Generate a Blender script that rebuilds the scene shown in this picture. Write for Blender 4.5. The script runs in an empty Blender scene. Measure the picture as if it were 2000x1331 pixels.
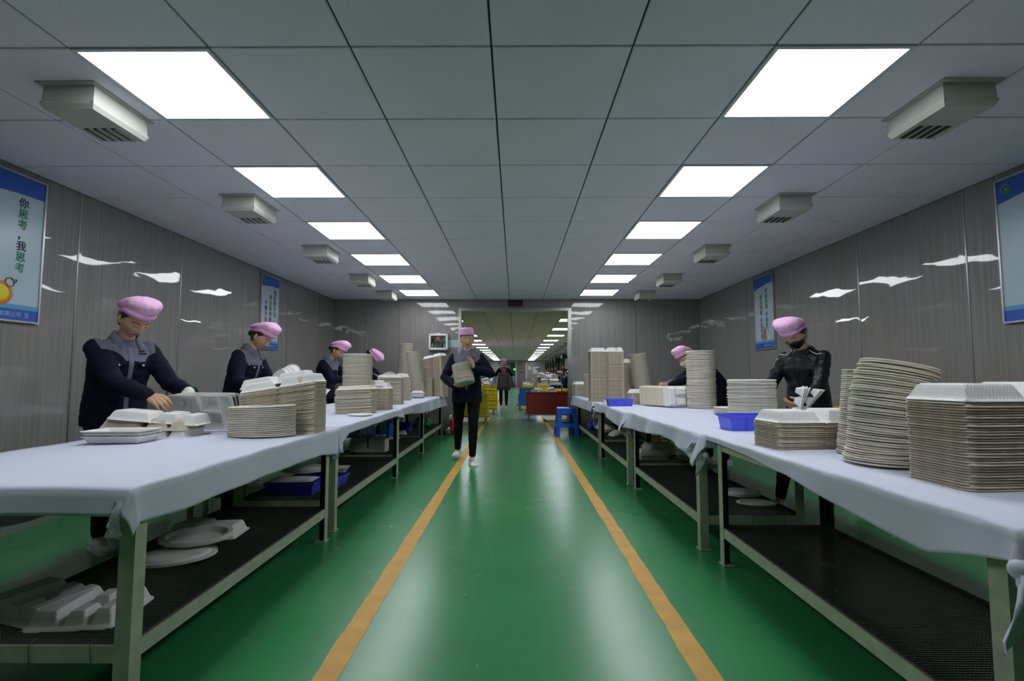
import bpy, bmesh, math, random
import numpy as np
from mathutils import Matrix, Vector
from mathutils.bvhtree import BVHTree
random.seed(7)
rng = np.random.default_rng(7)
S = bpy.context.scene
C = S.collection
PI = math.pi

# ------------------------------------------------------------------ camera, world, exposure
cam_d = bpy.data.cameras.new('camera'); cam = bpy.data.objects.new('camera', cam_d); C.objects.link(cam)
cam_d.sensor_width = 36.0; cam_d.lens = 36.0 * 981.0 / 2000.0
cam_d.clip_start = 0.05; cam_d.clip_end = 200
cam.location = (0, 0, 1.03)
cam.rotation_euler = (math.radians(90 + 4.05), 0, math.radians(0.35))
S.camera = cam
cam_d.dof.use_dof = False
W = bpy.data.worlds.new('world'); S.world = W; W.use_nodes = True
W.node_tree.nodes['Background'].inputs[0].default_value = (0.5, 0.55, 0.6, 1)
W.node_tree.nodes['Background'].inputs[1].default_value = 0.02
S.view_settings.view_transform = 'Standard'; S.view_settings.look = 'None'
S.view_settings.exposure = 0.0; S.view_settings.gamma = 1.0
S.view_settings.use_curve_mapping = False
PANEL_NEAR = 10.5      # radiance of the lit ceiling panels in the near hall
PANEL_FAR = 17.0       # and in the long hall beyond the doorway

# ------------------------------------------------------------------ materials
def lin(c):
    return tuple(((v / 255) / 12.92 if v / 255 <= .04045 else ((v / 255 + .055) / 1.055) ** 2.4) for v in c)
def mat(name, rgb, rough=.6, metal=0, coat=0, noise=0, nscale=40, bump=0, bscale=60, stretch=(1, 1, 1), alpha=1, trans=0, spec=.5, sheen=0):
    m = bpy.data.materials.new(name); m.use_nodes = True
    nt = m.node_tree; b = nt.nodes['Principled BSDF']
    c = lin(rgb) if max(rgb) > 1.01 else rgb
    b.inputs['Base Color'].default_value = (*c, 1)
    b.inputs['Roughness'].default_value = rough; b.inputs['Metallic'].default_value = metal
    b.inputs['Coat Weight'].default_value = coat; b.inputs['Specular IOR Level'].default_value = spec
    b.inputs['Transmission Weight'].default_value = trans
    b.inputs['Sheen Weight'].default_value = sheen
    if noise or bump:
        tc = nt.nodes.new('ShaderNodeTexCoord'); mp = nt.nodes.new('ShaderNodeMapping')
        mp.inputs['Scale'].default_value = stretch
        nt.links.new(tc.outputs['Object'], mp.inputs[0])
    if noise:
        n = nt.nodes.new('ShaderNodeTexNoise'); n.inputs['Scale'].default_value = nscale; n.inputs['Detail'].default_value = 4
        nt.links.new(mp.outputs[0], n.inputs['Vector'])
        r = nt.nodes.new('ShaderNodeMapRange'); r.inputs[1].default_value = .3; r.inputs[2].default_value = .7
        r.inputs[3].default_value = 1 - noise; r.inputs[4].default_value = 1 + noise
        nt.links.new(n.outputs[0], r.inputs[0])
        mx = nt.nodes.new('ShaderNodeVectorMath'); mx.operation = 'SCALE'; mx.inputs[0].default_value = c
        nt.links.new(r.outputs[0], mx.inputs['Scale']); nt.links.new(mx.outputs[0], b.inputs['Base Color'])
    if bump:
        n2 = nt.nodes.new('ShaderNodeTexNoise'); n2.inputs['Scale'].default_value = bscale; n2.inputs['Detail'].default_value = 3
        nt.links.new(mp.outputs[0], n2.inputs['Vector'])
        bp = nt.nodes.new('ShaderNodeBump'); bp.inputs['Strength'].default_value = 1; bp.inputs['Distance'].default_value = bump
        nt.links.new(n2.outputs[0], bp.inputs['Height']); nt.links.new(bp.outputs[0], b.inputs['Normal'])
    return m
def emis(name, rgb, s):
    m = bpy.data.materials.new(name); m.use_nodes = True; nt = m.node_tree
    nt.nodes.remove(nt.nodes['Principled BSDF']); e = nt.nodes.new('ShaderNodeEmission')
    e.inputs[0].default_value = (*rgb, 1); e.inputs[1].default_value = s
    nt.links.new(e.outputs[0], nt.nodes['Material Output'].inputs[0]); return m

M = {}
M['tile'] = mat('ceiling_tile', (.79, .755, .84), .75, bump=.0006, bscale=160, noise=.03, nscale=3)
M['tile_gap'] = mat('ceiling_gap', (.035, .04, .045), .8)
M['tile_far'] = mat('ceiling_tile_far', (.86, .68, .64), .8)
M['panel_near'] = emis('light_panel_near', (.93, .96, 1.0), PANEL_NEAR)
M['panel_far'] = emis('light_panel_far', (.86, .90, 1.0), PANEL_FAR)
M['alu'] = mat('aluminium', (.55, .56, .58), .3, metal=.9)
M['alu_white'] = mat('white_aluminium', (.62, .64, .68), .35)
M['steel'] = mat('brushed_steel', (.36, .36, .35), .28, metal=.85, noise=.1, nscale=80, stretch=(1, 1, .05))
M['housing'] = mat('vent_housing', (.46, .47, .43), .5)
M['slot'] = mat('vent_slot', (.03, .03, .03), .8)
M['frame'] = mat('painted_frame', (.40, .44, .33), .45, noise=.16, nscale=14, bump=.0004, bscale=90)
M['frame_in'] = mat('frame_inside', (.012, .012, .016), .5)
M['wire'] = mat('shelf_wire', (.045, .045, .042), .5, metal=.3)
M['dirt'] = mat('dusty_rail', (.12, .105, .095), .9, noise=.2, nscale=30)
M['cloth'] = mat('table_cloth', (.64, .665, .79), .7, bump=.0012, bscale=9, spec=.3)
M['plywood'] = mat('plywood', (.18, .16, .12), .8)
M['pulp'] = mat('pulp', (.73, .685, .575), .75, noise=.05, nscale=30, bump=.0002, bscale=250)
M['pulp_tan'] = mat('pulp_tan', (.64, .575, .46), .8, noise=.12, nscale=25)
M['pulp_white'] = mat('pulp_white', (.80, .80, .78), .65)
M['pulp_cream'] = mat('pulp_cream', (.72, .66, .50), .75)
M['skin'] = mat('skin', (.55, .32, .21), .5, noise=.05, nscale=20)
M['hair'] = mat('hair', (.006, .005, .005), .4)
M['lips'] = mat('lips', (.26, .06, .06), .4)
M['brow'] = mat('brow', (.04, .025, .02), .8)
M['navy'] = mat('navy_cloth', (.0042, .0056, .019), .85, noise=.25, nscale=12, bump=.0006, bscale=140, spec=.2)
M['grey'] = mat('grey_cloth', (.135, .14, .185), .8, bump=.0008, bscale=140)
M['black_cloth'] = mat('black_cloth', (.004, .004, .005), .85, spec=.2)
M['leather'] = mat('black_leather', (.005, .005, .007), .40, bump=.001, bscale=60, spec=.35)
M['pink'] = mat('pink_cap', (.85, .49, .75), .8, bump=.002, bscale=35)
M['pink_band'] = mat('pink_band', (.80, .38, .66), .7)
M['mask_white'] = mat('white_mask', (.75, .75, .75), .8)
M['white'] = mat('white', (.72, .73, .75), .45)
M['shoe_pink'] = mat('pink_shoe', (.6, .2, .28), .6)
M['denim'] = mat('sleeve_cover_blue', (.16, .22, .34), .8)
M['plaid'] = mat('apron_plaid', (.06, .045, .045), .8, noise=.5, nscale=60)
M['mauve'] = mat('apron_bib', (.13, .075, .09), .8)
M['red'] = mat('red_plastic', (.50, .018, .018), .4)
M['red_in'] = mat('red_panel', (.52, .065, .06), .45)
M['yellow'] = mat('yellow_plastic', (.85, .68, .012), .4)
M['yellow_d'] = mat('yellow_panel', (.66, .52, .02), .45)
M['blue_crate'] = mat('blue_crate', (.03, .16, .52), .45)
M['blue'] = mat('blue_bin', (.085, .125, .88), .35)
M['blue_dark'] = mat('blue_bin_dark', (.045, .055, .5), .35)
M['basket'] = mat('blue_basket', (.02, .13, .55), .4)
M['stool'] = mat('blue_stool', (.012, .11, .62), .33)
M['rubber'] = mat('rubber', (.02, .02, .02), .7)
M['wheel'] = mat('wheel', (.35, .33, .25), .5)
M['green'] = mat('green', (.02, .22, .06), .4)
M['machine'] = mat('machine_green', (.025, .085, .075), .5)
M['black'] = mat('black', (.006, .006, .008), .5)
M['wood'] = mat('orange_wood', (.42, .22, .08), .6)
M['black_text'] = mat('print_black', (.03, .03, .06), .6)
M['green_text'] = mat('print_green', (.02, .25, .10), .6)
M['red_text'] = mat('print_red', (.45, .03, .05), .6)
M['blue_print'] = mat('print_blue', (.02, .10, .48), .35)
M['blue_lt'] = mat('print_light_blue', (.10, .35, .62), .35)
M['lime'] = mat('print_lime', (.12, .36, .08), .4)
M['paper'] = mat('poster_paper', (.46, .60, .68), .25)
M['paperwhite'] = mat('notice_paper', (.50, .56, .58), .6)
M['pale'] = mat('pale_text', (.35, .55, .8), .5)
M['gold_text'] = mat('sign_text', (.045, .04, .03), .5)
M['brown'] = mat('sign_rim', (.10, .06, .02), .6)
M['orange'] = mat('print_orange', (.65, .22, .03), .5)
M['door_pink'] = mat('far_door', (.20, .155, .145), .5)
M['door_dark'] = mat('far_door_dark', (.035, .04, .035), .6)
M['glass'] = mat('cabinet_glass', (.9, .95, .95), .05, trans=1, spec=.5)
M['green_led'] = emis('green_led', (.02, 1, .03), 5)
M['brass'] = mat('brass', (.5, .38, .15), .35, metal=1)

def wall_material(name, c1, c2, wav=.02):
    m = bpy.data.materials.new(name); m.use_nodes = True; nt = m.node_tree; b = nt.nodes['Principled BSDF']
    tc = nt.nodes.new('ShaderNodeTexCoord'); mp = nt.nodes.new('ShaderNodeMapping'); mp.inputs['Scale'].default_value = (55, 55, .9)
    nt.links.new(tc.outputs['Object'], mp.inputs[0])
    n = nt.nodes.new('ShaderNodeTexNoise'); n.inputs['Scale'].default_value = 1; n.inputs['Detail'].default_value = 5; n.inputs['Roughness'].default_value = .65
    nt.links.new(mp.outputs[0], n.inputs['Vector'])
    r = nt.nodes.new('ShaderNodeValToRGB'); r.color_ramp.elements[0].position = .3; r.color_ramp.elements[1].position = .72
    r.color_ramp.elements[0].color = (*c1, 1); r.color_ramp.elements[1].color = (*c2, 1)
    nt.links.new(n.outputs[0], r.inputs[0]); nt.links.new(r.outputs[0], b.inputs['Base Color'])
    b.inputs['Roughness'].default_value = .62; b.inputs['Coat Weight'].default_value = 1.0; b.inputs['Coat Roughness'].default_value = .025
    b.inputs['Coat IOR'].default_value = 1.5; b.inputs['Specular IOR Level'].default_value = .2
    mp2 = nt.nodes.new('ShaderNodeMapping'); mp2.inputs['Scale'].default_value = (1.1, 1.1, 2.3)
    nt.links.new(tc.outputs['Object'], mp2.inputs[0])
    n2 = nt.nodes.new('ShaderNodeTexNoise'); n2.inputs['Scale'].default_value = 1.35; n2.inputs['Detail'].default_value = 2.2; n2.inputs['Roughness'].default_value = .42
    nt.links.new(mp2.outputs[0], n2.inputs['Vector'])
    bp = nt.nodes.new('ShaderNodeBump'); bp.inputs['Strength'].default_value = 1; bp.inputs['Distance'].default_value = wav
    nt.links.new(n2.outputs[0], bp.inputs['Height']); nt.links.new(bp.outputs[0], b.inputs['Coat Normal'])
    return m
M['wall'] = wall_material('wall_panel_grain', (.20, .188, .178), (.305, .288, .275), .0066)
M['wall_end'] = wall_material('end_wall_grain', (.195, .185, .176), (.285, .273, .262), .003)
M['wall_far'] = mat('far_wall', (.30, .28, .25), .4)

def uniform_material():
    # navy jacket with a grey yoke: the cloth's own two colours, told apart by a mark on the mesh
    m = mat('uniform_cloth', (.0042, .0056, .019), .85, bump=.0006, bscale=140, spec=.2); nt = m.node_tree; b = nt.nodes['Principled BSDF']
    a = nt.nodes.new('ShaderNodeAttribute'); a.attribute_name = 'yoke'
    st = nt.nodes.new('ShaderNodeMapRange'); st.inputs[1].default_value = -.0006; st.inputs[2].default_value = .0006
    nt.links.new(a.outputs['Fac'], st.inputs[0])
    mx = nt.nodes.new('ShaderNodeMixRGB'); mx.inputs[1].default_value = (.0042, .0056, .019, 1); mx.inputs[2].default_value = (.135, .14, .185, 1)
    nt.links.new(st.outputs[0], mx.inputs[0]); nt.links.new(mx.outputs[0], b.inputs['Base Color']); return m
M['uniform'] = uniform_material()
def floor_material():
    m = bpy.data.materials.new('green_epoxy'); m.use_nodes = True; nt = m.node_tree; b = nt.nodes['Principled BSDF']
    L = nt.links.new
    tc = nt.nodes.new('ShaderNodeTexCoord')
    n = nt.nodes.new('ShaderNodeTexNoise'); n.inputs['Scale'].default_value = 1.6; n.inputs['Detail'].default_value = 6
    L(tc.outputs['Object'], n.inputs['Vector'])
    r = nt.nodes.new('ShaderNodeValToRGB'); r.color_ramp.elements[0].position = .3; r.color_ramp.elements[1].position = .7
    r.color_ramp.elements[0].color = (.026, .205, .068, 1); r.color_ramp.elements[1].color = (.032, .245, .083, 1)
    L(n.outputs[0], r.inputs[0])
    # fine scratches
    mp = nt.nodes.new('ShaderNodeMapping'); mp.inputs['Scale'].default_value = (9, 1.6, 1); mp.inputs['Rotation'].default_value = (0, 0, .4)
    L(tc.outputs['Object'], mp.inputs[0])
    v = nt.nodes.new('ShaderNodeTexVoronoi'); v.feature = 'DISTANCE_TO_EDGE'; v.inputs['Scale'].default_value = 1.2
    n3 = nt.nodes.new('ShaderNodeTexNoise'); n3.inputs['Scale'].default_value = 3; L(mp.outputs[0], n3.inputs['Vector'])
    ad = nt.nodes.new('ShaderNodeMixRGB'); ad.inputs[0].default_value = .5; L(mp.outputs[0], ad.inputs[1]); L(n3.outputs['Color'], ad.inputs[2]); L(ad.outputs[0], v.inputs['Vector'])
    th = nt.nodes.new('ShaderNodeMapRange'); th.inputs[1].default_value = 0; th.inputs[2].default_value = .006; th.inputs[3].default_value = .35; th.inputs[4].default_value = 0
    L(v.outputs[0], th.inputs[0])
    gate = nt.nodes.new('ShaderNodeMath'); gate.operation = 'MULTIPLY'; L(th.outputs[0], gate.inputs[0])
    n4 = nt.nodes.new('ShaderNodeTexNoise'); n4.inputs['Scale'].default_value = 2.2; L(tc.outputs['Object'], n4.inputs['Vector'])
    g2 = nt.nodes.new('ShaderNodeMapRange'); g2.inputs[1].default_value = .5; g2.inputs[2].default_value = .62; L(n4.outputs[0], g2.inputs[0]); L(g2.outputs[0], gate.inputs[1])
    mx = nt.nodes.new('ShaderNodeMixRGB'); mx.inputs[2].default_value = (.10, .33, .17, 1); L(gate.outputs[0], mx.inputs[0]); L(r.outputs[0], mx.inputs[1])
    # paler floor colour in the long hall, put in to brighten its ceiling
    sp = nt.nodes.new('ShaderNodeSeparateXYZ'); L(tc.outputs['Object'], sp.inputs[0])
    wr = nt.nodes.new('ShaderNodeMapRange'); wr.inputs[1].default_value = 8.6; wr.inputs[2].default_value = 12; L(sp.outputs['Y'], wr.inputs[0])
    m2 = nt.nodes.new('ShaderNodeMixRGB'); m2.inputs[2].default_value = (.16, .30, .20, 1); L(wr.outputs[0], m2.inputs[0]); L(mx.outputs[0], m2.inputs[1]); L(m2.outputs[0], b.inputs['Base Color'])
    rr = nt.nodes.new('ShaderNodeMapRange'); rr.inputs[1].default_value = .3; rr.inputs[2].default_value = .7; rr.inputs[3].default_value = .25; rr.inputs[4].default_value = .275
    n5 = nt.nodes.new('ShaderNodeTexNoise'); n5.inputs['Scale'].default_value = 5; n5.inputs['Detail'].default_value = 5; L(tc.outputs['Object'], n5.inputs['Vector'])
    L(n5.outputs[0], rr.inputs[0]); L(rr.outputs[0], b.inputs['Roughness'])
    bp = nt.nodes.new('ShaderNodeBump'); bp.inputs['Distance'].default_value = .00004; L(n5.outputs[0], bp.inputs['Height']); L(bp.outputs[0], b.inputs['Normal'])
    b.inputs['Specular IOR Level'].default_value = .6
    return m
M['floor'] = floor_material()
def line_material():
    m = mat('yellow_line', (.56, .31, .035), .5, noise=.12, nscale=9)
    return m
M['line'] = line_material()

# ------------------------------------------------------------------ helpers
def tag(o, label=None, cat=None, group=None, kind=None):
    if label and len(label.split()) > 16: print('LONG', len(label.split()), label)
    if label: o['label'] = label
    if cat: o['category'] = cat
    if group: o['group'] = group
    if kind: o['kind'] = kind
    return o
def empty(name, loc=(0, 0, 0), rz=0, label=None, cat=None, group=None, parent=None):
    o = bpy.data.objects.new(name, None); C.objects.link(o); o.location = loc; o.rotation_euler = (0, 0, rz)
    o.empty_display_size = .1
    if parent: o.parent = parent
    return tag(o, label, cat, group)
def link(name, me, parent=None, loc=None, rot=None, scale=None):
    o = bpy.data.objects.new(name, me); C.objects.link(o)
    if parent is not None: o.parent = parent
    if loc is not None: o.location = loc
    if rot is not None: o.rotation_euler = rot
    if scale is not None: o.scale = scale
    return o
class MB:
    def __init__(s): s.v = []; s.f = []; s.m = []; s.n = 0
    def add(s, v, f, mi=0, T=None):
        v = np.asarray(v, float)
        if T is not None:
            T = np.array(T); v = v @ T[:3, :3].T + T[:3, 3]
        s.v.append(v); s.f += [tuple(i + s.n for i in q) for q in f]; s.m += [mi] * len(f); s.n += len(v); return s
    def box(s, x0, x1, y0, y1, z0, z1, mi=0, T=None):
        v = [(x, y, z) for x in (x0, x1) for y in (y0, y1) for z in (z0, z1)]
        return s.add(v, [(0, 1, 3, 2), (4, 6, 7, 5), (0, 4, 5, 1), (2, 3, 7, 6), (0, 2, 6, 4), (1, 5, 7, 3)], mi, T)
    def rbox(s, x0, x1, y0, y1, z0, z1, b=.01, mi=0, T=None):   # box with chamfered edges in plan and top
        def ring(ix, z):
            return [(x0 + ix + b, y0 + ix, z), (x1 - ix - b, y0 + ix, z), (x1 - ix, y0 + ix + b, z), (x1 - ix, y1 - ix - b, z), (x1 - ix - b, y1 - ix, z), (x0 + ix + b, y1 - ix, z), (x0 + ix, y1 - ix - b, z), (x0 + ix, y0 + ix + b, z)]
        return s.loft([ring(b * .6, z0), ring(0, z0 + b * .6), ring(0, z1 - b * .6), ring(b * .6, z1)], mi, T)
    def loft(s, rings, mi=0, T=None, cap=True, closed=True):
        k = len(rings[0]); v = [p for r in rings for p in r]; f = []
        for i in range(len(rings) - 1):
            for j in range(k if closed else k - 1):
                a = i * k + j; b_ = i * k + (j + 1) % k
                f.append((a, b_, b_ + k, a + k))
        if cap:
            f.append(tuple(range(k - 1, -1, -1))); f.append(tuple((len(rings) - 1) * k + j for j in range(k)))
        return s.add(v, f, mi, T)
    def cyl(s, p0, p1, r0, r1=None, n=12, mi=0, T=None):
        r1 = r0 if r1 is None else r1
        p0 = np.array(p0, float); p1 = np.array(p1, float); d = p1 - p0; d /= np.linalg.norm(d) + 1e-9
        a = np.cross(d, (0, 0, 1) if abs(d[2]) < .9 else (1, 0, 0)); a /= np.linalg.norm(a); b = np.cross(d, a)
        rings = [[tuple(p + r * (math.cos(t) * a + math.sin(t) * b)) for t in np.linspace(0, 2 * PI, n, endpoint=False)] for p, r in ((p0, r0), (p1, r1))]
        return s.loft(rings, mi, T)
    def tube(s, pts, r, n=8, mi=0, T=None):
        pts = [np.array(p, float) for p in pts]; rings = []; pa = None
        for i, p in enumerate(pts):
            d = pts[min(i + 1, len(pts) - 1)] - pts[max(i - 1, 0)]; d /= np.linalg.norm(d) + 1e-9
            if pa is None:
                a = np.cross(d, (0, 0, 1) if abs(d[2]) < .9 else (1, 0, 0))
            else: a = pa - d * (pa @ d)
            a /= np.linalg.norm(a) + 1e-9; pa = a; b = np.cross(d, a)
            rr = r[i] if hasattr(r, '__len__') else r
            rings.append([tuple(p + rr * (math.cos(t) * a + math.sin(t) * b)) for t in np.linspace(0, 2 * PI, n, endpoint=False)])
        return s.loft(rings, mi, T)
    def lathe(s, prof, n=32, mi=0, T=None):
        rings = [[(r * math.cos(t), r * math.sin(t), z) for t in np.linspace(0, 2 * PI, n, endpoint=False)] for r, z in prof]
        return s.loft(rings, mi, T)
    def ell(s, c, r, n=12, k=8, mi=0, T=None, R=None):
        rings = []
        for i in range(k + 1):
            th = PI * (i + .02) / (k + .04)
            rings.append([(r[0] * math.sin(th) * math.cos(t), r[1] * math.sin(th) * math.sin(t), r[2] * math.cos(th)) for t in np.linspace(0, 2 * PI, n, endpoint=False)])
        v = np.array([p for q in rings for p in q])
        if R is not None: v = v @ np.array(R).T
        v = v + np.array(c); kk = n; rings = [[tuple(p) for p in v[i * kk:(i + 1) * kk]] for i in range(k + 1)]
        return s.loft(rings, mi, T)
    def mesh(s, name, mats, smooth=False, fix=True):
        me = bpy.data.meshes.new(name)
        v = np.concatenate(s.v) if s.v else np.zeros((0, 3))
        me.from_pydata(v.tolist(), [], s.f)
        for m in (mats if isinstance(mats, (list, tuple)) else [mats]): me.materials.append(m)
        me.polygons.foreach_set('material_index', s.m)
        if fix:
            bm = bmesh.new(); bm.from_mesh(me); bmesh.ops.recalc_face_normals(bm, faces=bm.faces); bm.to_mesh(me); bm.free()
        if smooth: me.polygons.foreach_set('use_smooth', [True] * len(me.polygons))
        me.update(); return me
    def obj(s, name, mats, parent=None, smooth=False, loc=None, rot=None):
        return link(name, s.mesh(name, mats, smooth), parent, loc, rot)
def copy_tree(o, parent=None):
    c = o.copy(); C.objects.link(c)
    if parent is not None: c.parent = parent
    for ch in list(o.children): copy_tree(ch, c)
    return c
def TR(loc=(0, 0, 0), rx=0, ry=0, rz=0):
    return Matrix.Translation(loc) @ Matrix.Rotation(rz, 4, 'Z') @ Matrix.Rotation(ry, 4, 'Y') @ Matrix.Rotation(rx, 4, 'X')
def text(name, s, size, m, parent, loc, align='CENTER', bold=0.0, ext=.0006, sx=1.0):
    cu = bpy.data.curves.new(name, 'FONT'); cu.body = s; cu.size = size; cu.align_x = align; cu.align_y = 'CENTER'; cu.extrude = ext; cu.offset = bold
    cu.resolution_u = 3
    t = bpy.data.objects.new(name, cu); C.objects.link(t)
    dg = bpy.context.evaluated_depsgraph_get(); me = bpy.data.meshes.new_from_object(t.evaluated_get(dg))
    bpy.data.objects.remove(t); bpy.data.curves.remove(cu)
    me.materials.clear(); me.materials.append(m)
    o = link(name, me, parent, loc, (PI / 2, 0, 0), (sx, 1, 1)); return o
# ------------------------------------------------------------------ room shell
XL, XR, Y0, Y1, H = -3.31, 3.345, -2.77, 9.04, 2.42
FXL, FXR, FY1 = -3.7, 3.0, 44.9
def struct(o): o['kind'] = 'structure'; return o
fl = struct(MB().box(XL - .1, XR + .1, Y0 - .1, FY1 + .2, -.12, 0).box(FXL - .1, XL - .1, Y1, FY1 + .2, -.12, 0).obj('floor', M['floor']))
# painted lane lines (worn edges), parts of the floor
def lane(x0, x1, y0, y1, w=.088):
    b = MB(); n = 150; ys = np.linspace(0, 1, n) ** 1.6 * (y1 - y0) + y0; L_ = []; R_ = []
    for y in ys:
        t = (y - y0) / (y1 - y0); xc = x0 + (x1 - x0) * t
        j = .0022 * math.sin(y * 41) + random.uniform(-.003, .003); k = .0022 * math.sin(y * 33 + 1) + random.uniform(-.003, .003)
        L_.append((xc - w / 2 + j, y, .0012)); R_.append((xc + w / 2 + k, y, .0012))
    v = L_ + R_ + [(a, c, .0) for a, c, _ in L_] + [(a, c, .0) for a, c, _ in R_]
    f = [(i, n + i, n + i + 1, i + 1) for i in range(n - 1)] + [(i, i + 1, 2 * n + i + 1, 2 * n + i) for i in range(n - 1)] + [(n + i, 3 * n + i, 3 * n + i + 1, n + i + 1) for i in range(n - 1)]
    b.add(v, f); return b
lane(-.645, -.70, .3, 26).obj('painted_line', M['line'], fl)
lane(.657, .74, .3, 26).obj('painted_line', M['line'], fl)

ce = struct(MB().box(XL - .1, XR + .1, Y0 - .1, Y1 + .1, H + .012, H + .1).obj('ceiling', M['tile_gap']))
tile_cache = {}
def tile_mesh(w, d):
    k = (round(w, 3), round(d, 3))
    if k not in tile_cache:
        g = .0045; e = .004
        r0 = [(g, g), (w - g, g), (w - g, d - g), (g, d - g)]; r1 = [(g + e, g + e), (w - g - e, g + e), (w - g - e, d - g - e), (g + e, d - g - e)]
        b = MB().loft([[(x, y, .011) for x, y in r0], [(x, y, .003) for x, y in r0], [(x, y, 0) for x, y in r1]])
        tile_cache[k] = b.mesh('ceiling_tile', M['tile'])
    return tile_cache[k]
xs = [XL] + [-.1 + .6 * k for k in range(-5, 6)] + [XR]
ys = [2.03 + .6 * k for k in range(-8, 12)] + [Y1]
light_cells = []
for i in range(len(xs) - 1):
    for j in range(len(ys) - 1):
        row = j - 8
        x0 = xs[i]
        if (abs(x0 + 1.9) < .01 or abs(x0 - 1.1) < .01) and row % 2 == 0 and -3 < row <= 10:
            light_cells.append((x0, ys[j], row)); continue
        link('ceiling_tile', tile_mesh(xs[i + 1] - x0, ys[j + 1] - ys[j]), ce, (x0, ys[j], H))
# light panels
ordn10 = ['first', 'second', 'third', 'fourth', 'fifth', 'sixth', 'seventh', 'eighth', 'ninth', 'tenth', 'eleventh', 'twelfth', 'thirteenth', 'fourteenth']
pm = MB().loft([[(a, b, .0) for a, b in ((.022, .022), (.578, .022), (.578, .578), (.022, .578))], [(a, b, .006) for a, b in ((.022, .022), (.578, .022), (.578, .578), (.022, .578))]]).mesh('diffuser', M['panel_near'])
fr = MB()
for a in ((.003, .597, .003, .022), (.003, .597, .578, .597), (.003, .022, .022, .578), (.578, .597, .022, .578)): fr.box(a[0], a[1], a[2], a[3], -.003, .01)
frm = fr.mesh('light_frame', M['alu_white'])
pmf = pm.copy(); pmf.materials[0] = M['panel_far']
ordn = ['nearest', 'second', 'third', 'fourth', 'fifth', 'sixth']
def light(x, y, z, lab, grp, far=False):
    t = empty('ceiling_light', (x, y, z), 0, lab, 'ceiling light', grp)
    link('light_frame', frm, t, (0, 0, 0)); link('diffuser', pmf if far else pm, t, (0, 0, 0))
for x, y, row in light_cells:
    side = 'left' if x < 0 else 'right'
    if row < 0: 
        if row < -4: continue
        lab = f'square lit panel above and behind the camera, {side} row, {"nearer" if row == -2 else "further"} one'
    else: lab = f'square lit ceiling panel, {ordn[row // 2]} of the {side} row in this hall'
    light(x, y, H, lab, f'{side} row of ceiling panels')
# walls, near hall
def wall(name, p0, p1, seams, m, z1=H, inward=(0, 0), holes=None):
    base = struct(empty(name))
    p0 = np.array(p0, float); p1 = np.array(p1, float); L = np.linalg.norm(p1 - p0); d = (p1 - p0) / L
    n = np.array(inward, float); ang = math.atan2(d[1], d[0])
    sgn = 1 if abs((-d[1] * n[0] + d[0] * n[1]) - 1) < .1 else -1      # +y of the local frame points into the room or away
    T = TR((p0[0], p0[1], 0), rz=ang)
    st = sorted(set([0] + [s for s in seams if 0 < s < L] + [L]))
    for a, b in zip(st[:-1], st[1:]):
        g = .003
        q = MB().box(a + g, b - g, min(0, -sgn * .05), max(0, -sgn * .05), 0, z1, T=T)
        q.obj('wall_panel', m, base)
    for s in st[1:-1]:
        MB().box(s - .006, s + .006, -.002 if sgn > 0 else -.003, .003 if sgn > 0 else .002, 0, z1, T=T).obj('seam_strip', M['steel'], base)
    MB().box(0, L, min(-sgn * .055, -sgn * .1), max(-sgn * .055, -sgn * .1), 0, z1 + .1, T=T).obj('wall_core', M['tile_gap'], base)
    return base
seamY = [3.73 + 1.17 * k for k in range(-6, 5)]
wall('wall_left', (XL, Y0), (XL, Y1), [y - Y0 for y in seamY], M['wall'], inward=(1, 0))
wall('wall_right', (XR, Y0), (XR, Y1), [y - .04 - Y0 for y in seamY], M['wall'], inward=(-1, 0))
wall('wall_rear', (XL, Y0), (XR, Y0), [1.17 * k for k in range(1, 6)], M['wall'], inward=(0, 1))
DX0, DX1, DZ = -.97, .955, 2.21
wall('wall_end_left', (XL, Y1), (DX0 - .05, Y1), [1.21], M['wall_end'], inward=(0, -1))
wall('wall_end_right', (DX1 + .05, Y1), (XR, Y1), [1.17], M['wall_end'], inward=(0, -1))
lt = struct(MB().box(DX0 - .05, DX1 + .05, Y1, Y1 + .1, DZ + .04, H).obj('wall_end_lintel', M['wall_end']))
# corner strips
for nm, x in (('trim_1', XL), ('trim_2', XR)):
    s_ = 1 if x < 0 else -1
    struct(MB().box(min(x, x + s_ * .012), max(x, x + s_ * .012), Y1 - .012, Y1, 0, H).obj(nm, M['steel']))
# steel door surround
df = struct(empty('door_1'))
MB().box(DX0 - .055, DX0, Y1 - .02, Y1 + .13, 0, DZ + .05).obj('jamb', M['steel'], df)
MB().box(DX1, DX1 + .06, Y1 - .02, Y1 + .13, 0, DZ + .05).obj('jamb', M['steel'], df)
MB().box(DX0, DX1, Y1 - .02, Y1 + .13, DZ, DZ + .05).obj('head_frame', M['steel'], df)
# long hall beyond the doorway
MBf = MB
struct(MB().box(FXL - .1, FXL, Y1 + .1, FY1, 0, H).obj('wall_far_left', M['wall_far']))
struct(MB().box(FXR, FXR + .1, Y1 + .1, FY1, 0, H).obj('wall_far_right', M['wall_far']))
struct(MB().box(FXL - .1, FXR + .1, FY1, FY1 + .1, 0, H).obj('wall_far_end', M['wall_far']))
struct(MB().box(FXL - .1, XL - .02, Y1 + .1, Y1 + .15, 0, H).obj('wall_far_return', M['wall_far']))
fc = struct(MB().box(FXL - .1, XR + .1, Y1 + .1, FY1 + .1, H + .012, H + .1).obj('ceiling_far', M['tile_gap']))
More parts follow.
